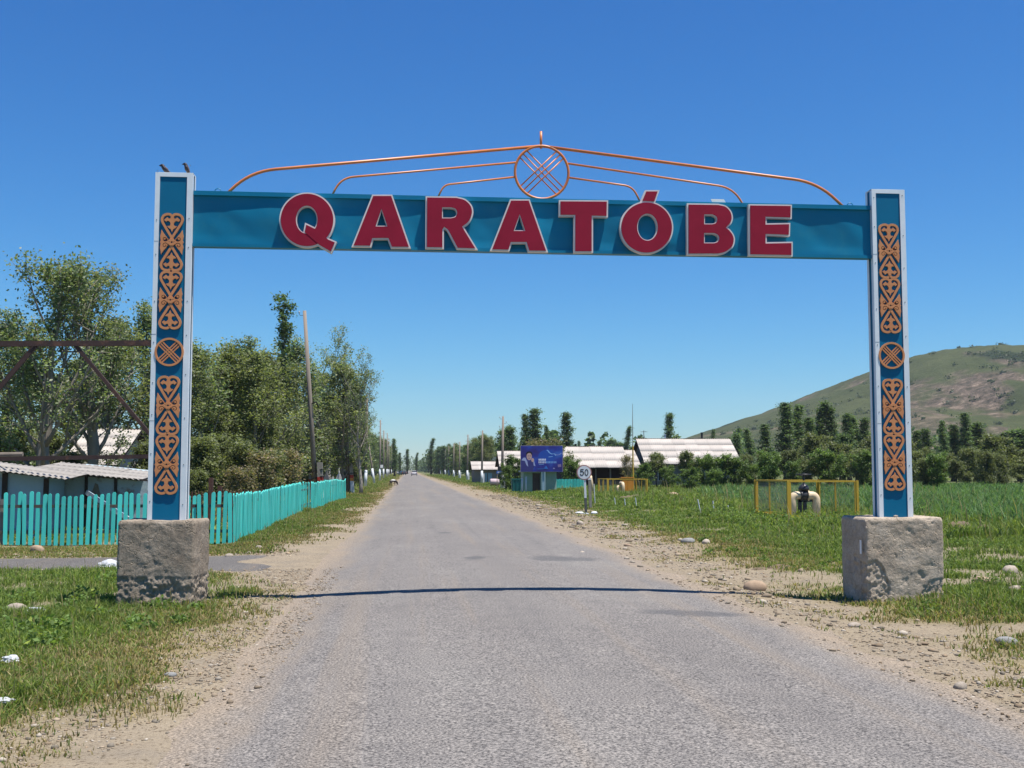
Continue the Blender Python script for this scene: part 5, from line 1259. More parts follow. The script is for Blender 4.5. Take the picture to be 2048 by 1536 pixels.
M_bsign = surf('blue_sign', (0.03, 0.13, 0.50), (0.025, 0.11, 0.44), 5, 0.5); M_wsign = surf('white_sign', (0.70, 0.70, 0.70), (0.62, 0.62, 0.62), 5, 0.6)
t = thing('street_sign', 'blue street name board on two posts beside the pole', 'sign', (gx(993, 99), 99, 0)); bw = gx(1013, 99) - gx(993, 99)
mb = MB(); mb.box(0, bw, 0, 0.03, gz(947, 99), gz(942, 99)); mb.build('board', M_bsign, t)
mb = MB(); mb.box(0.08, bw - 0.1, -0.004, -0.001, gz(945, 99), gz(943.8, 99)); mb.build('white_line', M_wsign, t)
for x in (0.06, bw - 0.06):
    mb = MB(); mb.box(x - 0.03, x + 0.03, 0.032, 0.09, -0.1, gz(942, 99)); mb.build('post', M_wood, t)

# ------------------------------------------------------------------ houses on the right
M_gable = surf('dark_gable', (0.20, 0.17, 0.145), (0.15, 0.128, 0.112), 1.0, 0.95, 0.3, 8, 0.02); M_wallgrey = surf('grey_wall', (0.22, 0.20, 0.185), (0.16, 0.145, 0.135), 1.2, 0.95)
M_brownwall = surf('brown_wall', (0.060, 0.042, 0.042), (0.042, 0.03, 0.032), 1.0, 0.95); M_glass = surf('window_glass', (0.03, 0.035, 0.04), None, 3, 0.15, spec=0.6); M_frame = surf('window_frame', (0.45, 0.47, 0.47), None, 5, 0.6)
M_winblue = surf('pale_blue_board', (0.26, 0.38, 0.45), (0.20, 0.31, 0.38), 2, 0.8)
def house(name, label, x0_, x1_, yf, yr, yb, ze, zr_, wallm, gablem, nc, nr, porch=0.0, win=(), ov=0.45):
    """gabled house, ridge along x; front slope faces the road end"""
    h = thing('house', label, 'house', (x0_, yf, 0)); W_ = x1_ - x0_; dr = yr - yf; db = yb - yf
    mb = MB(); mb.hexa([(0, porch, -0.1), (W_, porch, -0.1), (W_, db, -0.1), (0, db, -0.1)], [(0, porch, ze), (W_, porch, ze), (W_, db, ze), (0, db, ze)]); mb.build('wall', wallm, h)
    mb = MB(); mb.prism([[(porch * 0 + 0.02, ze + 0.002), (db - 0.02, ze + 0.002), (dr, zr_ - 0.08)]], 0.03, W_ - 0.03, 'x'); mb.build('gable', gablem, h)
    if porch:
        for x in np.linspace(0.1, W_ - 0.1, 5):
            mb = MB(); mb.box(x - 0.06, x + 0.06, 0.05, 0.17, -0.1, ze); mb.build('porch_post', M_wallgrey, h)
    rise = zr_ - ze; sl = ze - ov * rise / dr
    rf = MB(); rf.bar((-0.35, dr, zr_ + 0.02), (W_ + 0.35, dr, zr_ + 0.02), 0.22, 0.05)
    rf.hexa([(-0.3, dr, zr_ - 0.06), (W_ + 0.3, dr, zr_ - 0.06), (W_ + 0.3, db + ov, ze - ov * rise / (db - dr) - 0.06), (-0.3, db + ov, ze - ov * rise / (db - dr) - 0.06)],
            [(-0.3, dr, zr_), (W_ + 0.3, dr, zr_), (W_ + 0.3, db + ov, ze - ov * rise / (db - dr)), (-0.3, db + ov, ze - ov * rise / (db - dr))])
    rf.bar((-0.3, -ov, sl - 0.05), (W_ + 0.3, -ov, sl - 0.05), 0.05, 0.10); rf.bar((-0.3, -ov, sl - 0.06), (-0.3, dr, zr_ - 0.06), 0.05, 0.14); rf.bar((W_ + 0.3, -ov, sl - 0.06), (W_ + 0.3, dr, zr_ - 0.06), 0.05, 0.14)
    rf = rf.build('roof', M_darkwood, h)
    L = math.hypot(dr + ov, zr_ - sl); wc = (W_ + 0.66) / nc; lr = L / nr
    me = corrug_mesh('house_sheet', wc * 1.06, lr * 1.04, M_slate_w, 6, 0.013)
    sheets(rf, me, Vector((-0.33, dr, zr_ + 0.015)), Vector((1, 0, 0)), Vector((0, -(dr + ov), sl - zr_)), nc, nr, wc, lr, 0.02)
    for (xw, zw, ww, hw_) in win:
        f = MB(); f.box(xw, xw + ww, porch - 0.05, porch - 0.002, zw, zw + hw_); f = f.build('window', M_frame, h)
        for k_ in range(2):
            g = MB(); g.box(xw + 0.06 + k_ * ww / 2, xw + ww / 2 - 0.03 + k_ * ww / 2, porch - 0.058, porch - 0.052, zw + 0.06, zw + hw_ - 0.06); g.build('pane', M_glass, f)
    return h
house('house', 'pale roofed house glimpsed through the trees behind the shed', gx(172, 47), gx(248, 47), 45, 48.4, 52, gz(922, 45), gz(862, 48.4), M_cream, M_cream, 3, 4)
h2 = house('house', 'bigger house with a wide pale sheet roof beside the orchard', 21.55, 29.8, 100, 103.6, 107.2, gz(922, 100), gz(877, 103.6), M_wallgrey, M_gable, 8, 4, win=((0.9, 0.7, 0.9, 1.1), (5.2, 0.7, 0.9, 1.1)))
def chimney(h, x, y, z, hh, wd=0.3, mat=M_wallgrey):
    mb = MB(); mb.box(x - wd / 2, x + wd / 2, y - wd / 2, y + wd / 2, z, z + hh); mb.box(x - wd / 2 - 0.03, x + wd / 2 + 0.03, y - wd / 2 - 0.03, y + wd / 2 + 0.03, z + hh, z + hh + 0.05); mb.build('chimney', mat, h)
chimney(h2, gx(1331, 104.5) - 21.55, 4.5, 4.0, 1.0, 0.12, M_lime); chimney(h2, gx(1405, 104.5) - 21.55, 4.6, 4.0, 1.2, 0.16, M_iron)
t = thing('aerial', 'crossed television aerial rising behind the bigger roof', 'aerial', (gx(1290, 107.5), 107.9, 0)); 
mb = MB(); mb.tube([(0, 0, 0), (0, 0, gz(860, 108))], 0.035, 6); mb.build('mast', M_wood, t)
mb = MB(); mb.bar((-0.32, 0, gz(863, 108)), (0.36, 0, gz(862.5, 108)), 0.04); mb.build('crossbar', M_wood, t)
h1 = house('house', 'long low house with pale sheet roof and dark porch behind the speed sign', 14.0, gx(1246, 101), 99.5, 103, 106.5, gz(930, 99.5), gz(893, 103), M_brownwall, M_gable, 6, 3, porch=1.6, win=((1.2, 0.7, 0.9, 0.9),))
house('house', 'lower roofed annex joining the long low house to the mast', gx(1247, 101), gx(1268, 101), 99.6, 102.7, 105.5, gz(931, 99.6), gz(900, 102.7), M_brownwall, M_gable, 2, 3, porch=1.4, ov=0.4)
chimney(h1, gx(1152, 103) - 14.0, 3.6, gz(896, 103), 0.35, 0.14, M_iron); chimney(h1, gx(1186, 103) - 14.0, 3.6, gz(896, 103), 0.22, 0.25, M_wallgrey)
ha = house('house', 'small grey house with pale roof beyond the second pole of the billboard side', gx(947, 152), gx(992, 152), 150, 153, 156, gz(937, 150), gz(923, 153), M_wallgrey, M_brownwall, 4, 2, ov=0.5)
for u0_, u1_ in ((962, 966), (970, 974), (976, 984)):
    mb = MB(); x0_ = gx(947, 152); mb.box(gx(u0_, 150) - x0_, gx(u1_, 150) - x0_, -0.08, -0.01, 0, 1.3); mb.build('gate_panel', M_winblue, ha)
house('house', 'tall pale roofed house half hidden by the billboard', gx(1000, 134), gx(1046, 134), 131, 134.2, 137.5, gz(929, 131), gz(902, 134.2), M_brownwall, M_brownwall, 4, 3)
hc = thing('house', 'far house with a bluish metal gable roof above the small grey house', 'house', (gx(968, 222), 220, 0)); ww_ = gx(996, 222) - gx(968, 222)
mb = MB(); mb.prism([[(0, 0), (ww_, 0), (ww_, gz(921, 220)), (0, gz(921, 220))]], 0, 6); mb.build('wall', M_cream, hc)
mb = MB(); mb.prism([[(-0.4, gz(921.5, 220)), (ww_ + 0.4, gz(921.5, 220)), (ww_ * 0.45, gz(909, 220))]], -0.3, 6.3); mb.build('roof', surf('metal_roof', (0.38, 0.42, 0.47), (0.32, 0.36, 0.41), 2, 0.5, metal=0.2), hc)
bl = thing('water_tank', 'pale pink sheet metal tank on the verge before the small grey house', 'tank', (gx(981, 118), 118, 0)); ww_ = gx(999, 118) - gx(981, 118)
M_pink = surf('faded_pink', (0.52, 0.40, 0.42), (0.45, 0.34, 0.36), 3, 0.7)
mb = MB(); mb.tube([(0, 0.35, 0.45), (0.06, 0.35, 0.45), (ww_ - 0.06, 0.35, 0.45), (ww_, 0.35, 0.45)], [0.30, 0.34, 0.34, 0.30], 14); mb.build('drum', M_pink, bl, True)
for x in (0.2, ww_ - 0.2):
    mb = MB(); mb.box(x - 0.06, x + 0.06, 0.1, 0.6, -0.05, 0.2); mb.build('cradle', M_rust, bl)

# ------------------------------------------------------------------ billboard, kiosk and what stands round it
BYY = 84.0
def bq(u, v, Y=BYY): x, z = at(u, v, Y); return x, z
bx0, bz1 = bq(1041, 891); bx1, bz0 = bq(1126, 944)
bb = thing('billboard', 'dark blue billboard with a portrait and white lettering on one post', 'billboard', ((bx0 + bx1) / 2, BYY, 0)); ox = (bx0 + bx1) / 2; bw = bx1 - bx0; bh = bz1 - bz0
M_bbf = surf('billboard_edge', (0.30, 0.28, 0.30), None, 5, 0.6)
m_, n, b = new_mat('billboard_print'); co = n.nodes.new('ShaderNodeTexCoord').outputs['Object']
f = tex(n, 'noise', co, 0.9, 2, 0.5); cc = ramp(n, f, [(0.36, (0.018, 0.010, 0.13)), (0.52, (0.012, 0.022, 0.24)), (0.68, (0.025, 0.10, 0.42))])
n.links.new(cc, b.inputs['Base Color']); b.inputs['Roughness'].default_value = 0.55; M_bbp = m_
mb = MB(); mb.box(-bw / 2, bw / 2, 0.0, 0.10, bz0, bz1); mb.build('panel', M_bbf, bb)
mb = MB(); mb.box(-bw / 2 + 0.03, bw / 2 - 0.03, -0.006, -0.002, bz0 + 0.03, bz1 - 0.03); pr = mb.build('print', M_bbp, bb)
def flat(name, loops, mat, lay):
    """printed shape on the panel; coordinates 0..1 across and down the print"""
    L = [[(-bw / 2 + x * bw, bz1 - y * bh) for x, y in l] for l in loops]
    m_ = MB(); m_.prism(L, -0.006 - 0.003 * lay - 0.002, -0.006 - 0.003 * lay); return m_.build(name, mat, pr)
def cm(c): return surf('print_tone', c, tuple(x * 0.9 for x in c), 3, 0.6)
T_shirt, T_skin, T_hair, T_wht, T_lbl, T_mid, T_tie = cm((0.30, 0.34, 0.55)), cm((0.50, 0.33, 0.30)), cm((0.012, 0.008, 0.014)), cm((0.72, 0.74, 0.82)), cm((0.22, 0.42, 0.75)), cm((0.03, 0.16, 0.52)), cm((0.05, 0.02, 0.10))
flat('printed_glow', [ellipse(0.62, 0.42, 0.20, 0.26, 24)], cm((0.015, 0.07, 0.36)), 0)
flat('printed_shirt', [[(0.02, 0.98), (0.02, 0.52), (0.06, 0.46), (0.12, 0.43), (0.17, 0.60), (0.24, 0.56), (0.29, 0.46), (0.32, 0.60), (0.33, 0.75), (0.28, 0.98)]], cm((0.035, 0.035, 0.16)), 0)
flat('printed_sleeve', [[(0.02, 0.56), (0.06, 0.47), (0.11, 0.45), (0.16, 0.60), (0.18, 0.80), (0.14, 0.74), (0.10, 0.58)]], T_shirt, 1)
flat('printed_face', [ellipse(0.205, 0.40, 0.062, 0.155, 24)], T_skin, 1)
flat('printed_hair', [[(0.135, 0.40), (0.13, 0.29), (0.16, 0.235), (0.21, 0.22), (0.255, 0.24), (0.277, 0.30), (0.27, 0.40), (0.255, 0.33), (0.23, 0.28), (0.19, 0.28), (0.155, 0.32)]], T_hair, 2)
flat('printed_eyes', [[(0.165, 0.385), (0.195, 0.38), (0.195, 0.40), (0.165, 0.405)]], T_hair, 2); flat('printed_eyes', [[(0.215, 0.38), (0.245, 0.385), (0.245, 0.405), (0.215, 0.40)]], T_hair, 2)
flat('printed_mouth', [[(0.18, 0.47), (0.23, 0.468), (0.225, 0.485), (0.188, 0.487)]], T_tie, 2)
flat('printed_hand', [ellipse(0.285, 0.55, 0.034, 0.075, 14)], T_skin, 1)
flat('printed_sleeve', [[(0.31, 0.56), (0.33, 0.64), (0.35, 0.78), (0.31, 0.76), (0.30, 0.64)]], T_shirt, 1)
x_ = 0.425
for i in range(5):                                  # first line of lettering, too small to read
    flat('printed_glyph', [[(x_, 0.50), (x_ + 0.026, 0.50), (x_ + 0.026, 0.575), (x_ + 0.016, 0.575), (x_ + 0.016, 0.53), (x_ + 0.010, 0.53), (x_ + 0.010, 0.575), (x_, 0.575)]], T_wht, 1); x_ += 0.036
x_ = 0.425
for i in range(12):
    flat('printed_glyph', [[(x_, 0.595), (x_ + 0.025, 0.595), (x_ + 0.025, 0.61), (x_ + 0.009, 0.61), (x_ + 0.009, 0.64), (x_ + 0.025, 0.64), (x_ + 0.025, 0.665), (x_, 0.665)]], T_wht if i < 5 else T_lbl, 1); x_ += 0.036
flat('printed_line', [[(0.43, 0.705), (0.55, 0.70), (0.55, 0.715), (0.43, 0.72)]], T_lbl, 1); flat('printed_line', [[(0.40, 0.875), (0.62, 0.87), (0.62, 0.89), (0.40, 0.895)]], T_mid, 1)
flat('printed_shape', [[(0.54, 0.89), (0.60, 0.76), (0.65, 0.88)]], T_mid, 1); flat('printed_shape', [[(0.76, 0.88), (0.785, 0.83), (0.81, 0.88)]], T_shirt, 1)
flat('printed_line', [[(0.66, 0.42), (0.76, 0.405), (0.76, 0.425), (0.66, 0.445)]], T_lbl, 1)
flat('printed_stamp', [[(0.875, 0.72), (0.955, 0.70), (0.96, 0.80), (0.885, 0.82)]], cm((0.22, 0.16, 0.30)), 1)
flat('printed_figure', [ribbon([(0.62, 0.17), (0.65, 0.20), (0.68, 0.27), (0.73, 0.32), (0.80, 0.31), (0.83, 0.38)], 0.028)], T_lbl, 1); flat('printed_figure', [ribbon([(0.80, 0.31), (0.86, 0.36), (0.92, 0.34), (0.97, 0.28)], 0.018)], T_shirt, 1)
mb = MB(); mb.box(bq(1087, 960)[0] - ox - 0.07, bq(1087, 960)[0] - ox + 0.07, 0.12, 0.26, -0.2, bz1 - 0.2); mb.build('post', M_winblue, bb)
KY = 87.0
k_ = thing('kiosk', 'mint green kiosk with a brown door under the billboard', 'kiosk', (gx(1047, KY), KY, 0)); kw = gx(1113, KY) - gx(1047, KY); kz = gz(944, KY)
M_mint = surf('mint_paint', (0.27, 0.38, 0.34), (0.22, 0.33, 0.30), 1.5, 0.8, 0.2, 10, 0.01); M_door = surf('brown_door', (0.075, 0.052, 0.05), (0.055, 0.04, 0.04), 3, 0.7)
mb = MB(); mb.box(0, kw, 0, 2.2, -0.1, kz); mb.build('wall', M_mint, k_)
mb = MB(); mb.box(-0.15, kw + 0.15, -0.35, 2.4, kz, kz + 0.10); mb.build('roof', surf('pale_mint', (0.40, 0.50, 0.50), None, 3, 0.8), k_)
dx0, dx1 = gx(1065, KY) - gx(1047, KY), gx(1080, KY) - gx(1047, KY)
mb = MB(); mb.box(dx0, dx1, -0.03, -0.002, 0, kz - 0.1); d = mb.build('door', M_door, k_)
mb = MB(); mb.box(dx1 - 0.12, dx1 - 0.06, -0.06, -0.032, 0.75, 0.87); mb.build('handle', M_iron, d)
for x in (dx1 + 0.08, dx1 + 0.30):
    mb = MB(); mb.box(x, x + 0.08, -0.35, -0.27, 0, kz); mb.build('canopy_post', M_winblue, k_)
tb = thing('waste_container', 'dark teal metal waste container left of the kiosk', 'container', (gx(1024, 86), 86, 0)); cw = gx(1043, 86) - gx(1024, 86); cz = gz(959, 86)
M_tealbox = surf('teal_container', (0.012, 0.13, 0.13), (0.01, 0.10, 0.10), 3, 0.6)
mb = MB(); mb.hexa([(0.04, 0.05, 0.06), (cw - 0.04, 0.05, 0.06), (cw - 0.04, 0.85, 0.06), (0.04, 0.85, 0.06)], [(0, 0, cz), (cw, 0, cz), (cw, 0.9, cz), (0, 0.9, cz)]); mb.build('body', M_tealbox, tb)
mb = MB(); mb.box(-0.03, cw + 0.03, -0.03, 0.93, cz, cz + 0.05); mb.build('lid', M_tealbox, tb)
for x in (0.1, cw / 2, cw - 0.1):
    mb = MB(); mb.box(x - 0.02, x + 0.02, -0.035, 0.0, 0.15, cz - 0.05); mb.build('rib', M_tealbox, tb)
for u, vt, lab in ((1044, 957, 'white marker post next to the teal container'), (1052, 954, 'white marker post in front of the kiosk wall')):
    t = thing('marker_post', lab, 'post', (gx(u, 84.5), 84.5, 0), 0, 'white marker posts by the kiosk'); mb = MB(); mb.tube([(0, 0, -0.1), (0, 0, gz(vt, 84.5))], 0.055, 8); mb.build('shaft', M_lime, t, True)
    mb = MB(); mb.tube([(0, 0, gz(vt, 84.5)), (0, 0, gz(vt, 84.5) + 0.04)], [0.055, 0.03], 8); mb.build('cap', M_lime, t, True)
fr = thing('picket_fence', 'turquoise board fence between the kiosk and the speed sign', 'fence', (gx(1113, 90), 90, 0)); o0 = fr.location
for x in np.linspace(gx(1113, 90), gx(1166, 90), 19):
    o = link('picket', PK, None, fr, (x - o0.x, random.uniform(-0.01, 0.01), 0)); o.scale = (0.95, 1, gz(958, 90) * random.uniform(0.98, 1.02))
rail(fr, (o0.x, 90, 0.5), (gx(1166, 90), 90, 0.5), (0, 0.05, 0))

# ------------------------------------------------------------------ speed limit sign
sx_, sy_ = 7.16, 45.0; zc_ = gz(943, sy_); r_ = 0.305; dxc = gx(1168, sy_) - sx_
sg = thing('speed_sign', 'round speed limit sign reading 50 on a white and black post', 'sign', (sx_, sy_, z0(sx_, sy_)))
M_sgw = surf('sign_white', (0.60, 0.63, 0.66), (0.54, 0.57, 0.60), 3, 0.5); M_sgr = surf('faded_sign_red', (0.36, 0.19, 0.18), (0.30, 0.15, 0.15), 4, 0.6); M_sgb = surf('sign_black', (0.025, 0.028, 0.03), None, 4, 0.5)
mb = MB(); mb.prism([ellipse(dxc, zc_, r_, r_, 36)], -0.03, -0.012); mb.build('disc', M_sgr, sg)
mb = MB(); mb.prism([ellipse(dxc, zc_, r_ * 0.86, r_ * 0.86, 36)], -0.034, -0.031); fc = mb.build('face', M_sgw, sg)
five = [(0.10, 0.145), (-0.055, 0.145), (-0.07, 0.01), (-0.03, 0.04), (0.02, 0.05), (0.075, 0.02), (0.09, -0.045), (0.065, -0.11), (0.0, -0.145), (-0.06, -0.125), (-0.085, -0.08)]
k5 = 0.80
mb = MB(); mb.prism([ribbon([(dxc - 0.095 + x * k5, zc_ + y * k5) for x, y in [(0.095, 0.145), (-0.05, 0.145)]], 0.038)], -0.040, -0.036)
mb.prism([ribbon([(dxc - 0.095 + x * k5, zc_ + y * k5) for x, y in [(-0.05, 0.16), (-0.065, 0.0)]], 0.038)], -0.0405, -0.036)
mb.prism([ribbon([(dxc - 0.095 + x * k5, zc_ + y * k5) for x, y in spline([(-0.065, 0.012), (-0.02, 0.05), (0.03, 0.048), (0.078, 0.01), (0.085, -0.05), (0.055, -0.115), (0.0, -0.14), (-0.055, -0.12), (-0.08, -0.075)], 4)], 0.038)], -0.041, -0.036)
mb.build('numeral', M_sgb, fc)
mb = MB(); mb.prism([ellipse(dxc + 0.095, zc_, 0.078, 0.135, 28), ellipse(dxc + 0.095, zc_, 0.042, 0.097, 28)], -0.040, -0.036); mb.build('numeral', M_sgb, fc)
lean_ = dxc * 0.7
def sp(z): return (lean_ * z / 1.6, 0.03, z)
mb = MB(); mb.bar(sp(0.62), sp(1.62), 0.085); mb.build('white_post', M_lime, sg)
mb = MB(); mb.bar(sp(-0.2), sp(0.62), 0.092); mb.build('black_post', surf('faded_black', (0.055, 0.06, 0.058), (0.11, 0.115, 0.11), 5, 0.8), sg)
t = thing('marker_post', 'grey post standing just behind the speed sign', 'post', (gx(1181, 50), 50, 0)); mb = MB(); mb.bar((0, 0, -0.1), (-0.05, 0, gz(957, 50)), 0.12); mb.build('shaft', M_stub, t)
mb = MB(); mb.bar((-0.048, 0, gz(960, 50)), (-0.05, 0, gz(957, 50) + 0.01), 0.135); mb.build('cap', M_lime, t)
for i, (u, Yd, s_) in enumerate(((1158, 44.4, 0.42), (1188, 44.2, 0.36), (1172, 43.8, 0.26))):
    me = ROCKS[(i + 1) % 4].copy(); me.materials.clear(); me.materials.append(M_lime)
    tag(link('stone', me, None, None, (gx(u, Yd), Yd, z0(gx(u, Yd), Yd) + 0.03)), ('long white stone on the road side of the speed sign foot', 'white stone behind the speed sign foot, farther from the road', 'small white stone right in front of the speed sign foot')[i], 'stone', 'white stones at the sign foot').scale = (s_ * 0.8, s_ * 0.5, s_ * 0.55)

# ------------------------------------------------------------------ gas valve cages
M_yel = surf('yellow_paint', (0.55, 0.36, 0.04), (0.46, 0.29, 0.035), 5, 0.55, c3=(0.22, 0.13, 0.03), scale3=4, t3=(0.6, 0.75)); M_wire = surf('wire_mesh_grey', (0.32, 0.33, 0.30), None, 5, 0.5, metal=0.4)
M_gas = surf('cream_pipe_paint', (0.62, 0.50, 0.33), (0.55, 0.43, 0.28), 2.5, 0.5); M_valve = surf('valve_black', (0.018, 0.018, 0.02), (0.03, 0.03, 0.032), 6, 0.45, spec=0.5)
def cage(x0_, x1_, y0_, y1_, h, label, bars_front=(), bars_side=(), r=0.04):
    c = thing('valve_cage', label, 'cage', (x0_, y0_, z0((x0_ + x1_) / 2, (y0_ + y1_) / 2))); W_ = x1_ - x0_; D_ = y1_ - y0_
    for (x, y) in ((0, 0), (W_, 0), (0, D_), (W_, D_)):
        mb = MB(); mb.box(x - r, x + r, y - r, y + r, -0.2, h); mb.build('corner_post', M_yel, c)
    sides = [((0, 0), (W_, 0)), ((0, D_), (W_, D_)), ((0, 0), (0, D_)), ((W_, 0), (W_, D_))]
    for si, (a, b_) in enumerate(sides):
        A_ = Vector((*a, 0)); B_ = Vector((*b_, 0)); d = (B_ - A_).normalized()
        P0 = A_ + d * 0.07; P1 = B_ - d * 0.07; f = MB()
        for zz in (0.14, h - 0.03): f.bar(P0 + Vector((0, 0, zz)), P1 + Vector((0, 0, zz)), 0.052)
        mids = [0.0, 1.0] + list((bars_front if si < 2 else bars_side))
        for t_ in mids: p = P0.lerp(P1, t_); f.bar(p + Vector((0, 0, 0.14)), p + Vector((0, 0, h - 0.03)), 0.046)
        f = f.build('panel_frame', M_yel, c)
        if si == 0: continue                                            # the door side stands open, no mesh
        w_ = MB(); L = (P1 - P0).length; n_ = int(L / 0.055); q = Vector((-d.y, d.x, 0))
        for i in range(1, n_):
            p = P0.lerp(P1, i / n_); w_._add([p + d * 0.0028 + Vector((0, 0, 0.15)), p - d * 0.0028 + Vector((0, 0, 0.15)), p - d * 0.0028 + Vector((0, 0, h - 0.04)), p + d * 0.0028 + Vector((0, 0, h - 0.04))], [(0, 1, 2, 3)])
        for i in range(1, int((h - 0.2) / 0.055)):
            z = 0.15 + i * 0.055; w_._add([P0 + Vector((0, 0, z - 0.0028)), P1 + Vector((0, 0, z - 0.0028)), P1 + Vector((0, 0, z + 0.0028)), P0 + Vector((0, 0, z + 0.0028))], [(0, 1, 2, 3)])
        o = w_.build('wire_mesh', M_wire, f, fix=False); o['kind'] = 'stuff'
    return c
cg = cage(12.1, 14.38, 35.1, 38.5, 1.28, 'yellow wire mesh cage around the cream gas valve near the gate', (), (0.55,))
cb = thing('concrete_pad', 'pale rubble concrete pad under the near gas valve', 'pad', (12.15, 35.2, z0(13, 36))); mb = MB(); mb.box(0.1, 2.1, 0.05, 2.9, -0.2, 0.06); mb.build('slab', M_stub, cb)
def valve(x, y, x2, zt_, r, label, legs=True):
    v = thing('gas_valve', label, 'pipe', (x, y, z0(x, y))); W_ = x2 - x
    a = [Vector((0, 0, -0.2)), Vector((0, 0, zt_ - 0.18))] + [Vector((0.16 - 0.16 * math.cos(t_), 0, zt_ - 0.16 + 0.16 * math.sin(t_))) for t_ in np.linspace(0.1, math.pi / 2, 7)]
    b_ = [Vector((W_ - p.x, 0, p.z)) for p in a][::-1]
    mb = MB(); mb.tube(a + b_, r, 14); mb.build('pipe', M_gas, v, True)
    xm = W_ * 0.50; zc = zt_
    for s_ in (-1, 1):
        mb = MB(); mb.tube([(xm + s_ * 0.10, 0, zc), (xm + s_ * 0.14, 0, zc)], r * 1.45, 16); mb.build('flange', M_gas if s_ > 0 else M_valve, v)
    mb = MB(); mb.tube([(xm - 0.10, 0, zc), (xm - 0.05, 0, zc), (xm + 0.05, 0, zc), (xm + 0.10, 0, zc)], [r * 1.1, r * 1.25, r * 1.25, r * 1.1], 14); mb.lathe([(0.09, 0), (0.10, r * 1.2), (0.17, r * 1.3), (0.18, r * 1.7), (0.14, r * 2.3), (0.05, r * 2.9)], (xm, 0, zc), 16); mb.build('valve_body', M_valve, v, True)
    zz = zc + r * 2.9
    mb = MB(); mb.tube([(xm, 0, zz), (xm, 0, zz + 0.36)], 0.035, 8); mb.build('stem', M_valve, v)
    R_ = 0.24; zw = zz + 0.30
    mb = MB(); mb.tube([(xm + R_ * math.cos(t_), R_ * math.sin(t_), zw) for t_ in np.linspace(0, 2 * math.pi, 24, endpoint=False)], 0.02, 7, True)
    for t_ in (0.3, 1.87, 3.44, 5.01): mb.tube([(xm, 0, zw - 0.06), (xm + R_ * math.cos(t_), R_ * math.sin(t_), zw)], 0.014, 6)
    mb.build('handwheel', M_valve, v, True)
    for xx in (0.26, xm + 0.02, ):
        mb = MB(); mb.box(xx - 0.05, xx + 0.05, -0.06, 0.06, -0.1, zc - r * (0.95 if xx < 0.3 else 1.3)); mb.build('support', M_valve, v)
    mb = MB(); mb.box(0.2, W_ - 0.15, -0.06, 0.06, zc - r - 0.08, zc - r - 0.005); mb.build('support_beam', M_valve, v)
    return v
valve(gx(1583, 36.4), 36.4, gx(1631, 36.4), gz(999, 36.4), 0.135, 'cream gas pipe loop with a black hand-wheel valve inside the near cage')
cg2 = cage(gx(1199, 75), gx(1294, 72), 72.0, 75.5, gz(959, 72), 'distant yellow wire cage around the orange gas cabinet', (0.12,), (0.5,))
t = thing('gas_cabinet', 'orange gas regulator cabinet on legs inside the distant cage', 'cabinet', (gx(1243, 74), 74.0, 0)); cw = gx(1267, 74) - gx(1243, 74)
M_cab = surf('orange_cabinet', (0.58, 0.25, 0.03), (0.50, 0.20, 0.03), 3, 0.5)
mb = MB(); mb.box(0, cw, 0, 0.5, gz(984, 74), gz(956, 74)); bdy = mb.build('body', M_cab, t); mb = MB(); mb.box(-0.04, cw + 0.04, -0.05, 0.55, gz(956, 74), gz(956, 74) + 0.05); mb.build('lid', M_cab, t)
mb = MB(); mb.box(0.05, cw / 2 - 0.01, -0.02, -0.002, gz(983, 74), gz(957.5, 74)); mb.box(cw / 2 + 0.01, cw - 0.05, -0.02, -0.002, gz(983, 74), gz(957.5, 74)); mb.build('door', M_cab, bdy)
for x in (0.06, cw - 0.06):
    mb = MB(); mb.box(x - 0.03, x + 0.03, 0.05, 0.11, -0.1, gz(984, 74)); mb.build('leg', M_iron, t)
t = thing('gas_pipe', 'bent cream gas riser inside the distant cage', 'pipe', (gx(1246, 72.6), 72.6, 0)); zz = gz(967, 72.6)
mb = MB(); mb.tube(bent((0, 0, -0.1), (0, 0, zz), (0, 0.9, zz), 0.25), 0.11, 12); mb.build('pipe', M_gas, t, True); mb = MB(); mb.tube(bent((-0.28, 0.5, -0.1), (-0.28, 0.5, zz - 0.2), (0, 0.9, zz - 0.2), 0.15), 0.07, 10); mb.build('branch_pipe', M_gas, t, True)
t = thing('gas_pipe', 'leaning cream vent pipe left of the distant cage', 'pipe', (gx(1184, 76), 76, 0)); mb = MB(); mb.tube([(0, 0, -0.1), (-0.06, 0, 0.9), (-0.11, 0, gz(953, 76) - 0.12), (-0.10, 0.10, gz(953, 76))], 0.125, 12); mb.build('pipe', M_gas, t, True)
mb = MB(); mb.tube([(0, 0, 0.0), (0, 0, 0.12)], 0.19, 12); mb.build('collar', M_gas, t)
t = thing('mast', 'tall thin mast, yellow below and grey above, beside the distant cage', 'mast', (gx(1269, 76), 76.5, 0)); zt_ = gz(806, 76.5); zm_ = gz(890, 76.5)
mb = MB(); mb.tube([(0, 0, -0.1), (0, 0, zm_)], [0.06, 0.045], 8); mb.build('lower_mast', M_yel, t); mb = MB(); mb.tube([(0, 0, zm_), (0, 0, (zm_ + zt_) / 2), (0, 0, zt_)], [0.035, 0.025, 0.012], 6); mb.build('upper_mast', M_stub, t)
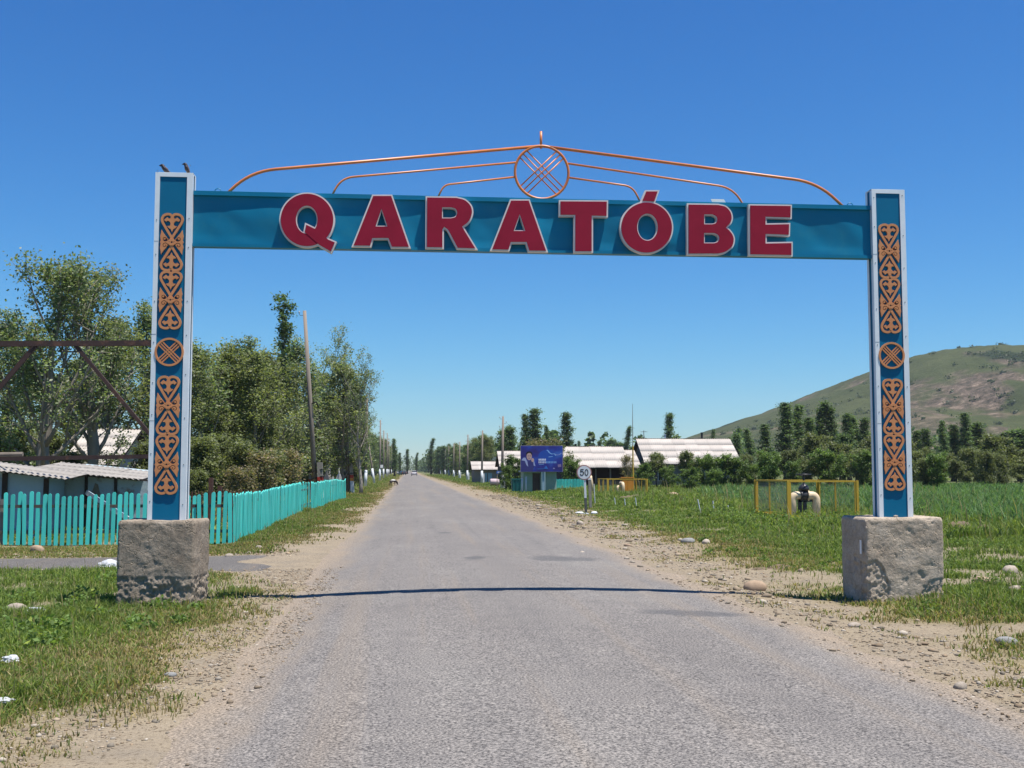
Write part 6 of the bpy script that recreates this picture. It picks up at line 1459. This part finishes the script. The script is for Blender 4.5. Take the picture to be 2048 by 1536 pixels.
# thin stakes in the grass
for i, (u, vb, vt, lab) in enumerate(((1190, 1009, 968, 'thin white stake close behind the speed sign'), (1231, 1012, 996, 'short white stake before the distant cage'), (1251, 1014, 998, 'short white stake below the orange cabinet'), (1273, 1016, 996, 'white stake under the thin mast'), (1402, 1032, 1000, 'leaning thin stake in the grass between the cages'), (1428, 1030, 1003, 'upright thin stake in the grass between the cages'), (1458, 1030, 1012, 'short thin stake closest to the near cage'))):
    Yd = EYE * FPX / (vb - 940) ; t = thing('stake', lab, 'stake', (gx(u, Yd), Yd, 0), 0, 'thin stakes in the right verge'); mb = MB(); mb.tube([(0, 0, -0.1), (-0.06 if i != 4 else -0.14, 0, gz(vt, Yd))], 0.022, 6); mb.build('shaft', M_lime, t)
# spoil heaps
M_spoil = surf('dry_soil', (0.17, 0.125, 0.085), (0.13, 0.10, 0.07), 6, 0.95, 0.8, 14, 0.04)
def heap(x, y, w_, d_, h, label, seed):
    nn = 26; V = []; F = []
    for j in range(nn):
        for i in range(nn):
            a = 2 * i / (nn - 1) - 1; b_ = 2 * j / (nn - 1) - 1; q = Vector((a * 2 + seed, b_ * 2, 0))
            k = max(0, 1 - (a * a + b_ * b_)) ** 0.7 * (0.7 + 0.6 * mnoise.noise(q) + 0.35 * mnoise.noise(q * 3.1)) + 0.05 * mnoise.noise(q * 9)
            V.append((a * w_ / 2, b_ * d_ / 2, h * k - 0.05 + z0(x, y)))
    for j in range(nn - 1):
        for i in range(nn - 1): F.append((j * nn + i, j * nn + i + 1, (j + 1) * nn + i + 1, (j + 1) * nn + i))
    me = bpy.data.meshes.new('soil_heap'); me.from_pydata(V, [], F); me.polygons.foreach_set('use_smooth', [True] * len(F)); me.materials.append(M_spoil)
    return tag(link('soil_heap', me, None, None, (x, y, 0)), label, 'heap', 'heaps of dry soil')
heap(gx(1930, 28.5), 28.5, 2.0, 1.2, 0.42, 'brown heap of dry soil behind the scratched footing', 1); heap(gx(2020, 27), 27.5, 2.4, 0.9, 0.16, 'low strip of dry soil at the picture edge behind the scratched footing', 2)
heap(gx(1262, 62), 62, 2.2, 1.2, 0.30, 'brown heap of dry soil before the distant cage', 3); heap(gx(1350, 64), 64, 1.8, 1.0, 0.18, 'small brown heap beside the pale slab', 4)
heap(gx(1548, 19.5), 19.5, 1.0, 0.6, 0.10, 'small patch of dug brown earth near the oval boulder', 5)

# ------------------------------------------------------------------ graves beyond the fence
M_gran = surf('grey_granite', (0.13, 0.135, 0.15), (0.10, 0.105, 0.12), 8, 0.5); M_gw = surf('white_stone', (0.50, 0.49, 0.46), (0.42, 0.41, 0.39), 5, 0.8)
def grave(u, Yd, vt, wd, mat, lab, niche=False):
    g = thing('gravestone', lab, 'gravestone', (gx(u, Yd), Yd, z0(gx(u, Yd), Yd)), 0, 'gravestones beyond the fence'); h = gz(vt, Yd)
    o = [(-wd / 2, 0), (wd / 2, 0), (wd / 2, h * 0.72), (wd * 0.25, h * 0.92), (0, h), (-wd * 0.25, h * 0.92), (-wd / 2, h * 0.72)]
    mb = MB(); mb.prism([o] + ([[(-wd * 0.2, h * 0.35), (wd * 0.2, h * 0.35), (wd * 0.2, h * 0.6), (0, h * 0.72), (-wd * 0.2, h * 0.6)]] if niche else []), 0, 0.14); mb.build('slab', mat, g)
    if niche: mb = MB(); mb.box(-wd * 0.25, wd * 0.25, 0.15, 0.18, h * 0.3, h * 0.75); mb.build('niche_back', M_gran, g); mb = MB(); mb.tube([(0, 0.07, h), (0, 0.07, h + 0.35)], [0.06, 0.02], 8); mb.build('finial', M_gw, g)
    mb = MB(); mb.box(-wd / 2 - 0.1, wd / 2 + 0.1, -0.15, 0.3, -0.1, 0.12); mb.build('plinth', mat, g)
grave(653, 78, 946, 0.42, M_gran, 'dark grey pointed gravestone behind the fence'); grave(666, 80, 952, 0.22, M_gw, 'small white gravestone between the grey one and the niche one'); grave(678, 82, 945, 0.42, M_gw, 'white gravestone with an arched niche beside the second pole', True)

# ------------------------------------------------------------------ cars and an animal far down the road
M_tyre = surf('tyre', (0.015, 0.015, 0.015), None, 8, 0.9); M_rim = surf('rim', (0.35, 0.35, 0.36), None, 8, 0.4, metal=0.6); M_lamp_r = surf('tail_lamp', (0.35, 0.02, 0.015), None, 8, 0.3); M_lamp_w = surf('head_lamp', (0.7, 0.7, 0.68), None, 8, 0.2)
def car(x, y, rz, paint, label):
    c = thing('car', label, 'car', (x, y, crown(np.clip(x, -1.2, 4)) + 0.0 if -1.3 < x < 4.1 else z0(x, y)), rz)
    # side profile along y (rear at -2.1), mirrored widths
    prof = [(-2.10, 0.38), (-2.14, 0.62), (-2.05, 0.95), (-1.55, 1.02), (1.0, 0.98), (1.85, 0.86), (2.10, 0.68), (2.12, 0.40), (1.7, 0.26), (-1.7, 0.26)]
    def loft(p, w_, w2):
        zs_ = [q[1] for q in p]; lo_, hi_ = min(zs_), max(zs_); mb = MB(); nn = len(p); V = []
        for s_ in (-1, 1):
            for (yy_, zz_) in p: k = (zz_ - lo_) / (hi_ - lo_); V.append((s_ * (w_ + (w2 - w_) * max(0, k - 0.45) / 0.55), yy_, zz_))
        F = [tuple(range(nn))[::-1], tuple(nn + i for i in range(nn))] + [(i, (i + 1) % nn, nn + (i + 1) % nn, nn + i) for i in range(nn)]
        mb._add(V, F); return mb
    loft(prof, 0.84, 0.78).build('body', paint, c); loft([(-1.62, 0.98), (-1.15, 1.40), (0.35, 1.42), (1.02, 0.98)], 0.76, 0.58).build('window', M_glass, c)
    mb = MB(); mb.hexa([(-0.56, -1.15, 1.405), (0.56, -1.15, 1.405), (0.56, 0.38, 1.425), (-0.56, 0.38, 1.425)], [(-0.52, -1.1, 1.45), (0.52, -1.1, 1.45), (0.52, 0.33, 1.46), (-0.52, 0.33, 1.46)]); mb.build('roof', paint, c)
    for sx_ in (-1, 1):
        for yy_ in (-1.3, 1.35):
            mb = MB(); mb.tube([(sx_ * 0.68, yy_, 0.30), (sx_ * 0.86, yy_, 0.30)], 0.30, 14); w_ = mb.build('wheel', M_tyre, c); mb = MB(); mb.tube([(sx_ * 0.861, yy_, 0.30), (sx_ * 0.875, yy_, 0.30)], 0.18, 12); mb.build('rim', M_rim, w_)
        mb = MB(); mb.box(sx_ * 0.68 - 0.11, sx_ * 0.68 + 0.11, -2.16, -2.06, 0.68, 0.88); mb.build('tail_light', M_lamp_r, c); mb = MB(); mb.box(sx_ * 0.62 - 0.14, sx_ * 0.62 + 0.14, 2.02, 2.12, 0.60, 0.74); mb.build('headlight', M_lamp_w, c)
car(gx(828.5, 330), 330, 0, surf('car_white', (0.62, 0.60, 0.60), None, 4, 0.3, spec=0.5), 'pale car driving away in the middle of the road')
car(gx(805, 395), 395, 0.3, surf('car_dark', (0.03, 0.032, 0.036), None, 4, 0.3, spec=0.5), 'dark car parked on the grove side verge'); car(gx(799, 420), 425, -0.2, surf('car_silver', (0.4, 0.41, 0.42), None, 4, 0.3, spec=0.5), 'silver car parked behind the dark parked car')

def animal(x, y, rz, label):
    """small calf, one skinned body, head down grazing"""
    t = thing('calf', label, 'animal', (x, y, z0(x, y)), rz)
    J = [((0, -0.40, 0.55), .12), ((0, -0.15, 0.57), .155), ((0, 0.12, 0.57), .15), ((0, 0.32, 0.58), .12), ((0, 0.50, 0.52), .075), ((0, 0.62, 0.36), .065), ((0, 0.70, 0.20), .06), ((0, 0.74, 0.08), .035)]
    V = [j[0] for j in J]; R = [j[1] for j in J]; E = [(i, i + 1) for i in range(len(J) - 1)]
    for s_ in (-1, 1):
        for root, pts in ((0, [(-0.44, 0.42, .075), (-0.40, 0.34, .055), (-0.48, 0.22, .035), (-0.45, 0.02, .03)]), (3, [(0.32, 0.40, .06), (0.33, 0.24, .038), (0.32, 0.12, .03), (0.33, 0.02, .03)])):
            pv = root
            for (yy_, zz_, rr) in pts: V.append((s_ * 0.10, yy_, zz_)); R.append(rr); E.append((pv, len(V) - 1)); pv = len(V) - 1
        V.append((s_ * 0.10, 0.60, 0.42)); R.append(.022); E.append((5, len(V) - 1))
    V.append((0, -0.52, 0.50)); R.append(.025); E.append((0, len(V) - 1)); V.append((0, -0.55, 0.25)); R.append(.018); E.append((len(V) - 2, len(V) - 1))
    me = bpy.data.meshes.new('body'); me.from_pydata(V, E, []); o = link('body', me, None, t)
    sk = o.modifiers.new('skin', 'SKIN'); 
    for i, r in enumerate(R): me.skin_vertices[0].data[i].radius = (r, r)
    me.skin_vertices[0].data[1].use_root = True
    o.modifiers.new('sub', 'SUBSURF').render_levels = 2
    m_, n, b = new_mat('calf_coat'); co = n.nodes.new('ShaderNodeTexCoord').outputs['Object']; sp_ = n.nodes.new('ShaderNodeSeparateXYZ'); n.links.new(co, sp_.inputs[0])
    ad = N(n, 'ShaderNodeMath', operation='MULTIPLY_ADD', ins={1: 0.25}); n.links.new(tex(n, 'noise', co, 4, 3, 0.5), ad.inputs[0]); n.links.new(sp_.outputs[2], ad.inputs[2])
    n.links.new(ramp(n, ad.outputs[0], [(0.70, (0.03, 0.024, 0.022)), (0.76, (0.55, 0.53, 0.50))]), b.inputs['Base Color']); b.inputs['Roughness'].default_value = 0.9
    me.materials.append(m_); me.polygons.foreach_set('use_smooth', [True] * len(me.polygons)); return t
animal(gx(787, 122), 122, -0.7, 'small dark calf with a white back grazing at the road edge')

# ------------------------------------------------------------------ air: thin summer haze round the whole place
mb = MB(); mb.box(-2600, 2600, -60, 2600, -2.5, 170); hz = mb.build('haze', [], fix=True)
m_ = bpy.data.materials.new('haze_air'); m_.use_nodes = True; n = m_.node_tree; n.nodes.clear()
pv = n.nodes.new('ShaderNodeVolumePrincipled'); pv.inputs['Color'].default_value = (0.80, 0.88, 1.0, 1); pv.inputs['Density'].default_value = 0.00011; pv.inputs['Anisotropy'].default_value = 0.2
n.links.new(pv.outputs[0], n.nodes.new('ShaderNodeOutputMaterial').inputs['Volume'])
hz.data.materials.append(m_); tag(hz, 'thin bluish summer haze over the plain', 'haze', kind='stuff')
